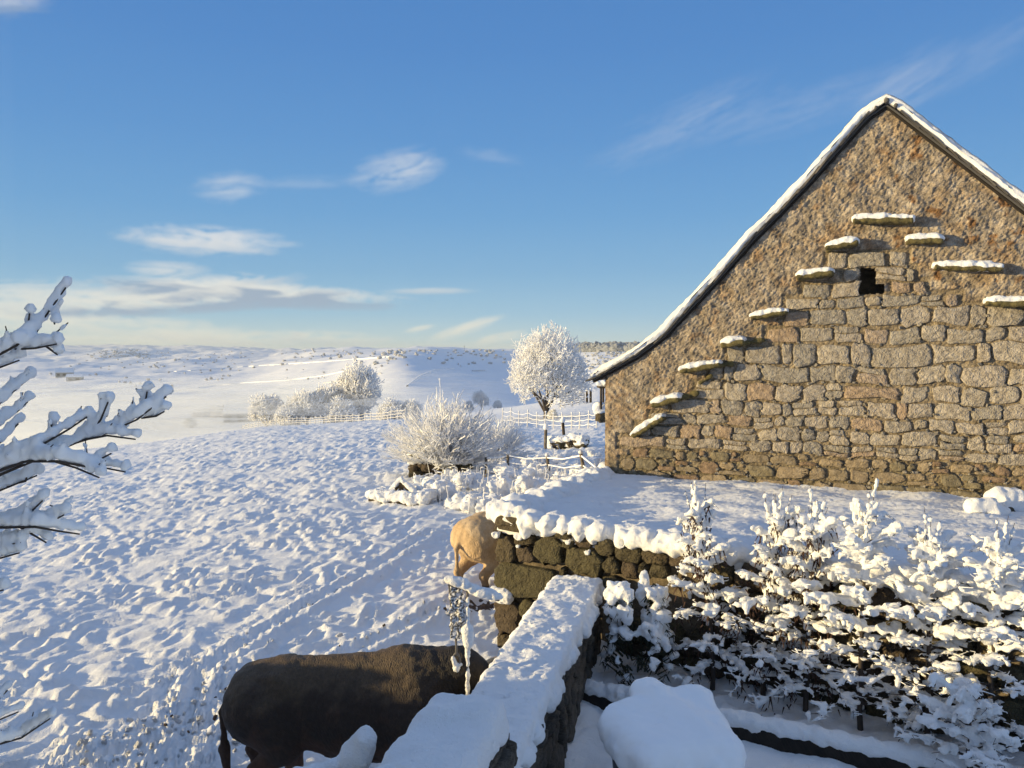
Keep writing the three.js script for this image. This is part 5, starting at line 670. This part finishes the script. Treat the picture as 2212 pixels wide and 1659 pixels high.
{
  const p = groundAt(866, 1080), d = -p.z, t = thing('broken_trestle', 'broken wooden trestle, a post with two snow-covered braces leaning against it', 'fence post', [0, 0, 0]), top = at(866, 1042, d), P = (x, y, k = 0) => at(x, y, d + k);
  part('post', bar(P(867, 1084), P(867, 1042), 0.12, 0.12, 0.008), M.wood, t); part('brace', bar(P(868, 1042), P(828, 1084, 0.2), 0.07, 0.09, 0.008), M.wood, t); part('brace', bar(P(868, 1042), P(906, 1082, -0.3), 0.07, 0.09, 0.008), M.wood, t);
  part('snow', snowOn([P(826, 1080, 0.2), P(846, 1060, 0.1), P(866, 1038), P(886, 1056, -0.15), P(904, 1076, -0.3)], 0.065, 711, 0.022), M.snow, t);
  const l = thing('log', 'fallen log lying under a thick roll of snow below the trestle', 'log', [0, 0, 0]), a = groundAt(800, 1082), b = groundAt(890, 1090); part('wood', bar(a.clone().add(V(0, 0.06, 0)), b.clone().add(V(0, 0.06, 0)), 0.16, 0.16, 0.02), M.wood, l); part('snow', snowOn([a.clone().add(V(0, 0.1, 0)), b.clone().add(V(0, 0.1, 0))], 0.13, 712, 0.03), M.snow, l);
  const k = thing('plank', 'short brown plank under snow just right of the trestle', 'plank', [0, 0, 0]), c = P(886, 1056, 0.4), e = P(920, 1066, 0.2); part('wood', bar(c, e, 0.25, 0.06, 0.01), M.wood, k); part('snow', snowOn([c.clone().add(V(0, 0.04, 0)), e.clone().add(V(0, 0.04, 0))], 0.08, 713, 0.025), M.snow, k);
}
{
  // small open shelter seen past the barn's left corner
  const d = 34, t = thing('open_shelter', 'small open timber shelter with snow-covered board roof past the barn corner', 'shelter', [0, 0, 0]), P = (x, y, k = 0) => at(x, y, d + k), s = new Sticks();
  for (const [x, k] of [[1298, 0], [1303, 0.6], [1318, 0.2]]) { const q = new Sticks(); q.add(P(x, 884, k), P(x, 836, k), 0.05, 0.05, 5); part('post', q.build(), M.wood, t); }
  part('roof_board', bar(P(1292, 836, 0.3), P(1330, 836, 0.3), 1.2, 0.08), M.wood, t); part('snow', snowOn([P(1293, 833, 0.3), P(1330, 833, 0.3)], 0.14, 721, 0.035), M.snow, t);
  const st = rock(722, 0.32); const c = P(1304, 900, 0.3); st.translate(c.x, c.y, c.z); part('stone_base', st, M.boulder[0], t); const sn = new Blob(V(-0.8, -0.3, -0.7), V(0.9, 0.6, 0.7), 0.05); sn.add(V(-0.2, 0.2, 0), V(0.3, 0.2, 0), 0.3, 0.3, 0.1); sn.rough(0.05, 3); const sg = sn.build(); sg.translate(c.x, c.y + 0.15, c.z); part('snow_cap', sg, M.snow, t);
}
ground('mud_patch', (() => { const c = groundAt(1040, 1312); return sheet(30, 24, (u, v, p) => { const x = c.x + lerp(-0.7, 0.75, u), z = c.z + lerp(-0.5, 0.6, v), e = Math.max(0, 1 - Math.hypot((u - 0.5) * 2.1, (v - 0.5) * 2.1)); p.set(x, land(x, z) - 0.09 + 0.13 * e + 0.05 * n2(x * 7, z * 7), z); }); })(), M.mud, null);
{ // clods kicked up along the cattle tracks, with earth showing between them
  const q = rng(730), base = rock(731, 0.5), lists = [[], []];
  for (let k = 0; k < 170; k++) { const l = trackLines[Math.floor(q() * 4)], i = Math.floor(q() * (l.length - 1)), p = l[i].clone().lerp(l[i + 1], q()), big = p.x < -2.2 && -p.z < 11 ? 2.2 : 1; p.x += (q() + q() - 1) * 0.4 * big; p.z += (q() + q() - 1) * 0.4 * big; p.y = land(p.x, p.z) + 0.01; lists[q() < 0.9 ? 0 : 1].push([p, (0.025 + 0.09 * q() * q() * q()) * (0.8 + 0.25 * big)]); }
  [['snow_clods', M.snow, 'loose snow clods kicked up along the cattle tracks', 'snow'], ['mud_clods', M.mud, 'dark specks of earth kicked up on the cattle tracks', 'mud']].forEach(([name, m, label, cat], k) => { const o = new THREE.InstancedMesh(base, m, lists[k].length), M4 = new THREE.Matrix4(), Q = new THREE.Quaternion(); lists[k].forEach(([p, s0], i) => { const s = k ? s0 * 0.8 : s0; M4.compose(p, Q.setFromEuler(new THREE.Euler(q() * 3, q() * 6, q() * 3)), V(s, s, s)); o.setMatrixAt(i, M4); }); o.name = name; scene.add(o); o.castShadow = o.receiveShadow = true; tag(o, label, cat, null, 'stuff'); });
}
// ---------------------------------------------------------------- trees across the valley
const kinds = [[801, 7, 3.6, 0.6, 1.4, 6, 0.95, 0.055], [802, 10, 3.0, 1.2, 2.6, 6, 0.75, 0.055], [803, 5, 3.4, 0.3, 0.9, 6, 1.0, 0.06], [804, 6.5, 2.8, 0.6, 1.5, 6, 0.85, 0.055]].map((k) => crown(...k));
const protos = {};
function tree(kind, label, px, d, h, group, dim, y) {
  const H = [7, 10, 5, 6.5][kind], p = onLand(px, d); if (y) p.y = at(px, y, d).y; const key = kind + (dim ? 'd' : ''); p.y -= 0.25;
  if (!protos[key]) { const t = protos[key] = thing('hoarfrost_tree', label, 'tree', [p.x, p.y, p.z], px, group); part('trunk', kinds[kind][0], M.frostDim, t); part('crown', kinds[kind][1], dim ? M.frostDim : M.frost, t); t.scale.setScalar(h / H); return t; }
  const c = copy(protos[key], label, p, px, h / H); if (group) c.userData.group = group; else delete c.userData.group; return c;
}
const rowG = 'white hoarfrost trees in the misty hollow beyond the field fence';
tree(0, 'leftmost broad white tree in the misty row, above the fence end', 575, 165, 12.5, rowG); tree(2, 'low white tree squeezed between the two left trees of the misty row', 622, 158, 9.6, rowG); tree(0, 'rounded white tree second from left in the misty row', 662, 160, 12.4, rowG); tree(3, 'narrow white tree joined to the right side of the rounded one', 700, 165, 11.6, rowG); tree(2, 'low broad white tree at the foot of the tallest one', 733, 158, 10.6, rowG); tree(1, 'tallest tree in the misty row, with two spires', 782, 165, 16, rowG); tree(3, 'white tree touching the left side of the tallest one', 757, 168, 13.8, rowG); tree(2, 'bushy white tree right of the tallest one', 846, 150, 9.4, rowG); tree(0, 'pale tree half behind the top of the fountain-shaped bush', 885, 150, 8, rowG);
tree(3, 'frosted tree leaning over the gully, between the bush and the lone tree', 1040, 170, 5.6); tree(2, 'low frosted thicket left of the gully tree', 1012, 172, 4.2); tree(2, 'round white bush right of the gully tree', 1075, 168, 3.4); tree(2, 'small white bush at the foot of the lone tree, right of its trunk', 1194, 69, 1.7);
tree(2, 'pale shrub left of the long misty shed', 410, 250, 6.0);
const copse = 'frosted trees scattered over the far hillside';
const spots = [[258, 826, 7], [270, 830, 9], [283, 832, 9], [292, 836, 8], [302, 830, 7], [320, 824, 10], [346, 824, 8], [446, 822, 8], [456, 820, 9], [470, 822, 7], [480, 821, 6], [371, 836, 9], [110, 810, 9], [130, 804, 14], [208, 812, 7], [218, 796, 5], [268, 795, 4], [365, 806, 6], [400, 808, 5], [435, 806, 5], [455, 802, 6], [480, 801, 7], [498, 800, 6], [620, 800, 5], [655, 799, 4], [700, 807, 7], [696, 815, 4], [620, 818, 6], [665, 820, 7], [688, 819, 6], [700, 818, 5], [740, 800, 6], [660, 760, 4], [676, 758, 9], [700, 768, 6], [730, 768, 7], [745, 768, 5], [765, 766, 4], [800, 770, 4], [838, 786, 6], [825, 792, 7], [812, 795, 4], [985, 765, 6], [1040, 770, 8], [1072, 770, 8], [995, 792, 5], [990, 788, 4], [1060, 786, 5], [1012, 786, 5], [840, 766, 5], [880, 790, 5], [1300, 775, 6], [1330, 770, 8], [1270, 790, 6], [1345, 778, 7], [1280, 770, 5]];
const zone = (px) => px < 330 ? 'left' : px < 560 ? 'middle left' : px < 900 ? 'middle' : px < 1150 ? 'right' : 'far right', ORD = 'first second third fourth fifth sixth seventh eighth ninth tenth eleventh twelfth thirteenth fourteenth fifteenth sixteenth seventeenth eighteenth nineteenth twentieth twenty-first twenty-second twenty-third twenty-fourth'.split(' ');
spots.forEach(([px, py, s], k) => { const p = groundAt(px, py), d = -p.z, side = zone(px); const rank = spots.filter((o) => zone(o[0]) === side && (o[0] < px || o[0] === px && o[1] < py)).length; tree([2, 0, 3, 2][k % 4], `${s > 7 ? 'larger' : 'small'} frosted hillside tree, ${ORD[rank]} from the left in the ${side} of the far slope`, px, d, s * d / F * 1.25, copse, k % 3 > 0); });
{
  // scrub and woods too far to count
  const q = rng(820), base = mergeGeometries([0, 1, 2, 3, 4, 5].map((k) => { const g = new THREE.IcosahedronGeometry(0.5, 1), p = g.attributes.position; for (let i = 0; i < p.count; i++) { const x = p.getX(i), y = p.getY(i), z = p.getZ(i), f = 1 + 0.45 * n3(x * 2.5 + k, y * 2.5, z * 2.5); p.setXYZ(i, x * f * 0.8 + 0.45 * Math.cos(k * 2.4), y * f * 0.7 + 0.22 + 0.12 * (k % 3), z * f * 0.8 + 0.45 * Math.sin(k * 2.4)); } g.computeVertexNormals(); return g; }));
  const scatter = (name, label, n, pick, m, size) => { const o = new THREE.InstancedMesh(base, m, n), M4 = new THREE.Matrix4(), Q = new THREE.Quaternion(); for (let k = 0; k < n; k++) { const p = pick(k), s = size * (0.5 + q()); M4.compose(p, Q.setFromAxisAngle(V(0, 1, 0), q() * 6), V(s, s * (0.7 + 0.5 * q()), s)); o.setMatrixAt(k, M4); } o.name = name; scene.add(o); o.castShadow = o.receiveShadow = true; tag(o, label, 'scrub', null, 'stuff'); };
  scatter('hillside_scrub', 'frosted scrub dotted over the knoll and hillsides across the valley', 650, (k) => { const z = k % 5; let px, py; if (z < 2) { px = 265 + 75 * (q() + q() - 1); py = 752 + 18 * q() + Math.abs(px - 265) * 0.1; } else if (z === 2) { px = 150 + 400 * q(); py = 760 + 60 * q() * q(); } else if (z === 3) { px = 600 + 500 * q(); py = 757 + 40 * q() * q(); } else { px = 1255 + 110 * q(); py = 757 + 40 * q(); } return groundAt(px, py); }, mat(0.52, 0.51, 0.49), 1.7);
  scatter('ridge_wood', 'dark wood along the skyline between the lone tree and the barn', 420, () => { const p = groundAt(1240 + 190 * q(), 756 + 3 * q()); return p; }, mat(0.24, 0.25, 0.26), 7);
  scatter('hedge_line', 'grey frosted hedge running above the misty shed', 150, (k) => { const u = q(), p = onLand(420 + 240 * u, 330 - 40 * u); p.x += q() * 5; return p; }, mat(0.5, 0.49, 0.47), 3.2);
}
{ // drystone field boundaries on the far hill
  const lines = [[[880, 835], [905, 815], [940, 800], [985, 796]], [[700, 828], [760, 820], [830, 806]], [[430, 838], [520, 828], [620, 822], [700, 812], [800, 790]], [[1020, 802], [1050, 801]], [[330, 806], [420, 800], [560, 790], [690, 782], [860, 770]]];
  lines.forEach((l, k) => { const pts = []; for (let i = 0; i + 1 < l.length; i++) for (let s = 0; s < 12; s++) { const p = groundAt(lerp(l[i][0], l[i + 1][0], s / 12), lerp(l[i][1], l[i + 1][1], s / 12)); p.y += 0.1; pts.push(p); } const t = new Sticks(); t.path(pts, 0.6, 0.6, 5); single('field_boundary', t.build(), k % 2 ? M.frostDim : M.snowFar, ['dark field boundary curving up the near hill', 'snowy bank above the tallest misty tree', 'long snowy boundary crossing the far slope', 'short stone heap line on the hill left of the lone tree', 'highest thin boundary under the skyline'][k], 'field wall'); });
}
// ---------------------------------------------------------------- buildings in the valley, mast
function shed(name, label, px, d, w, dp, wall, rise, turn, wm, n) {
  const p = onLand(px, d), t = thing(name, label, 'building', [p.x, p.y - 0.4, p.z], turn), g = box(w, wall + 0.4, dp); g.translate(0, (wall + 0.4) / 2, 0); part('wall', planarUV(g), wm, t);
  const s = new THREE.Shape([[-dp / 2 - 0.4, 0], [dp / 2 + 0.4, 0], [dp / 2 + 0.4, 0.35], [0, rise + 0.35], [-dp / 2 - 0.4, 0.35]].map(([x, y]) => new THREE.Vector2(x, y))), r = new THREE.ExtrudeGeometry(s, { depth: w + 0.8, bevelEnabled: false }); r.rotateY(Math.PI / 2); r.translate(-w / 2 - 0.4, wall + 0.38, 0); part('roof', planarUV(r), M.snowFar, t);
  for (let k = 0; k < n; k++) { const b = box(w / n * 0.5, wall * 0.55, 0.12); b.translate(-w / 2 + (k + 0.5) * w / n, wall * 0.55, dp / 2 + 0.03); part('opening', b, M.core, t); }
}
shed('farm_shed', 'long low farm shed with snowy roof, faint in the valley mist', 547, 285, 19, 9, 3.2, 3.4, 0.12, mat(0.3, 0.28, 0.25), 5);
{ const p = groundAt(140, 814); shed('farmhouse', 'tiny farmhouse among trees on the far left hillside', 140, -p.z, 14, 8, 4, 4, 0.4, mat(0.4, 0.36, 0.3), 3); const p2 = groundAt(160, 822); shed('farm_shed', 'tiny low outbuilding just right of the far left farmhouse', 162, -p2.z, 12, 7, 3, 2.5, 0.2, mat(0.4, 0.36, 0.3), 2); }
{ const p = groundAt(1003, 758), t = thing('radio_mast', 'thin mast on the skyline left of the lone tree', 'mast', [p.x, p.y, p.z]), s = new Sticks(); s.add(V(0, -1, 0), V(0, 6.5, 0), 0.16, 0.1, 5); part('pole', s.build(), M.woodDark, t); const a = new Sticks(); a.add(V(-0.8, 4.5, 0), V(0.8, 4.5, 0), 0.1, 0.1, 4); part('arm', a.build(), M.woodDark, t); }
{ // the house from whose window the view is taken: its wing stands left of the lens and shades the near branches
  const t = thing('farmhouse_wing', 'rendered farmhouse wing just outside the left of the view', 'house', [0, 0, 0]), g = box(7, 7.2, 5.4); g.translate(-6.75, 3.4, -1.0); part('wall', planarUV(g), M.house, t); const s = new THREE.Shape([[-3.7, 0], [3.7, 0], [0, 3.2]].map(([x, y]) => new THREE.Vector2(x, y))), r = new THREE.ExtrudeGeometry(s, { depth: 5.9, bevelEnabled: false }); r.translate(-6.75, 7.0, -3.95); part('roof', planarUV(r), M.snowFar, t);
}
{ // added hedge shape outside the view, sized to shade the bull and the tub
  const t = thing('added_shade_hedge', 'added ragged hedge shape outside the left of the view, shading bull and tub', 'hedge', [-6.4, 0, 0]), B = new Blob(V(-0.9, -0.2, -7.4), V(0.9, 3.6, -3.2), 0.07), q = rng(840);
  for (let d = 3.9; d < 7.1; d += 0.28) { const h = d < 5.75 ? 2.65 + 0.3 * q() : 1.86 + 0.2 * q(); B.add(V(0.2 * (q() - 0.5), 0, -d), V(0.2 * (q() - 0.5), h - 0.35, -d), 0.42, 0.3, 0.1); } B.rough(0.12, 2.2, 0.08, 6); part('foliage', B.build(), M.needle, t);
}
// ---------------------------------------------------------------- mist lying in the hollow
{
  const mistM = new THREE.MeshPhysicalMaterial({ color: new THREE.Color(0.86, 0.9, 0.95), roughness: 1, transmission: 0.5, thickness: 0, specularIntensity: 0, transparent: true, vertexColors: true });
  [[3, 0.5], [7, 0.4], [11.5, 0.3]].forEach(([h, a], k) => {
    const g = sheet(70, 44, (u, v, p) => { const d = lerp(85, 520, v * v * 0.5 + v * 0.5), az = lerp(-0.85, 0.05, u), x = az * d; p.set(x, lerp(EYE - 22, land(x, -d), 0.25) + h + 1.6 * n2(x / 38, d / 38 + k * 9), -d); });
    const p = g.attributes.position, c = new Float32Array(p.count * 4); for (let i = 0; i < p.count; i++) { const x = p.getX(i), d = -p.getZ(i), az = x / d, u = (i % 71) / 70, v = Math.floor(i / 71) / 44; let e = smoothstep(u, 0, 0.06) * smoothstep(1 - u, 0, 0.42) * smoothstep(v, 0, 0.15) * smoothstep(1 - v, 0, 0.35); e *= clamp(0.72 + 0.75 * fbm(x / 70 + k * 5, d / 55, 4), 0, 1); c.set([1, 1, 1, a * e], i * 4); }
    g.setAttribute('color', new THREE.BufferAttribute(c, 4)); const nn = g.attributes.normal; for (let i = 0; i < nn.count; i++) nn.setXYZ(i, -0.5, 0.75, 0.43);   /* droplets scatter the sun whichever way a sheet lies */ const o = single('mist', g, mistM, 'thin bank of ground mist lying in the hollow beyond the field', 'mist', 'layers of ground mist in the hollow', 'stuff'); o.castShadow = false;
  });
}
renderer.render(scene, camera);
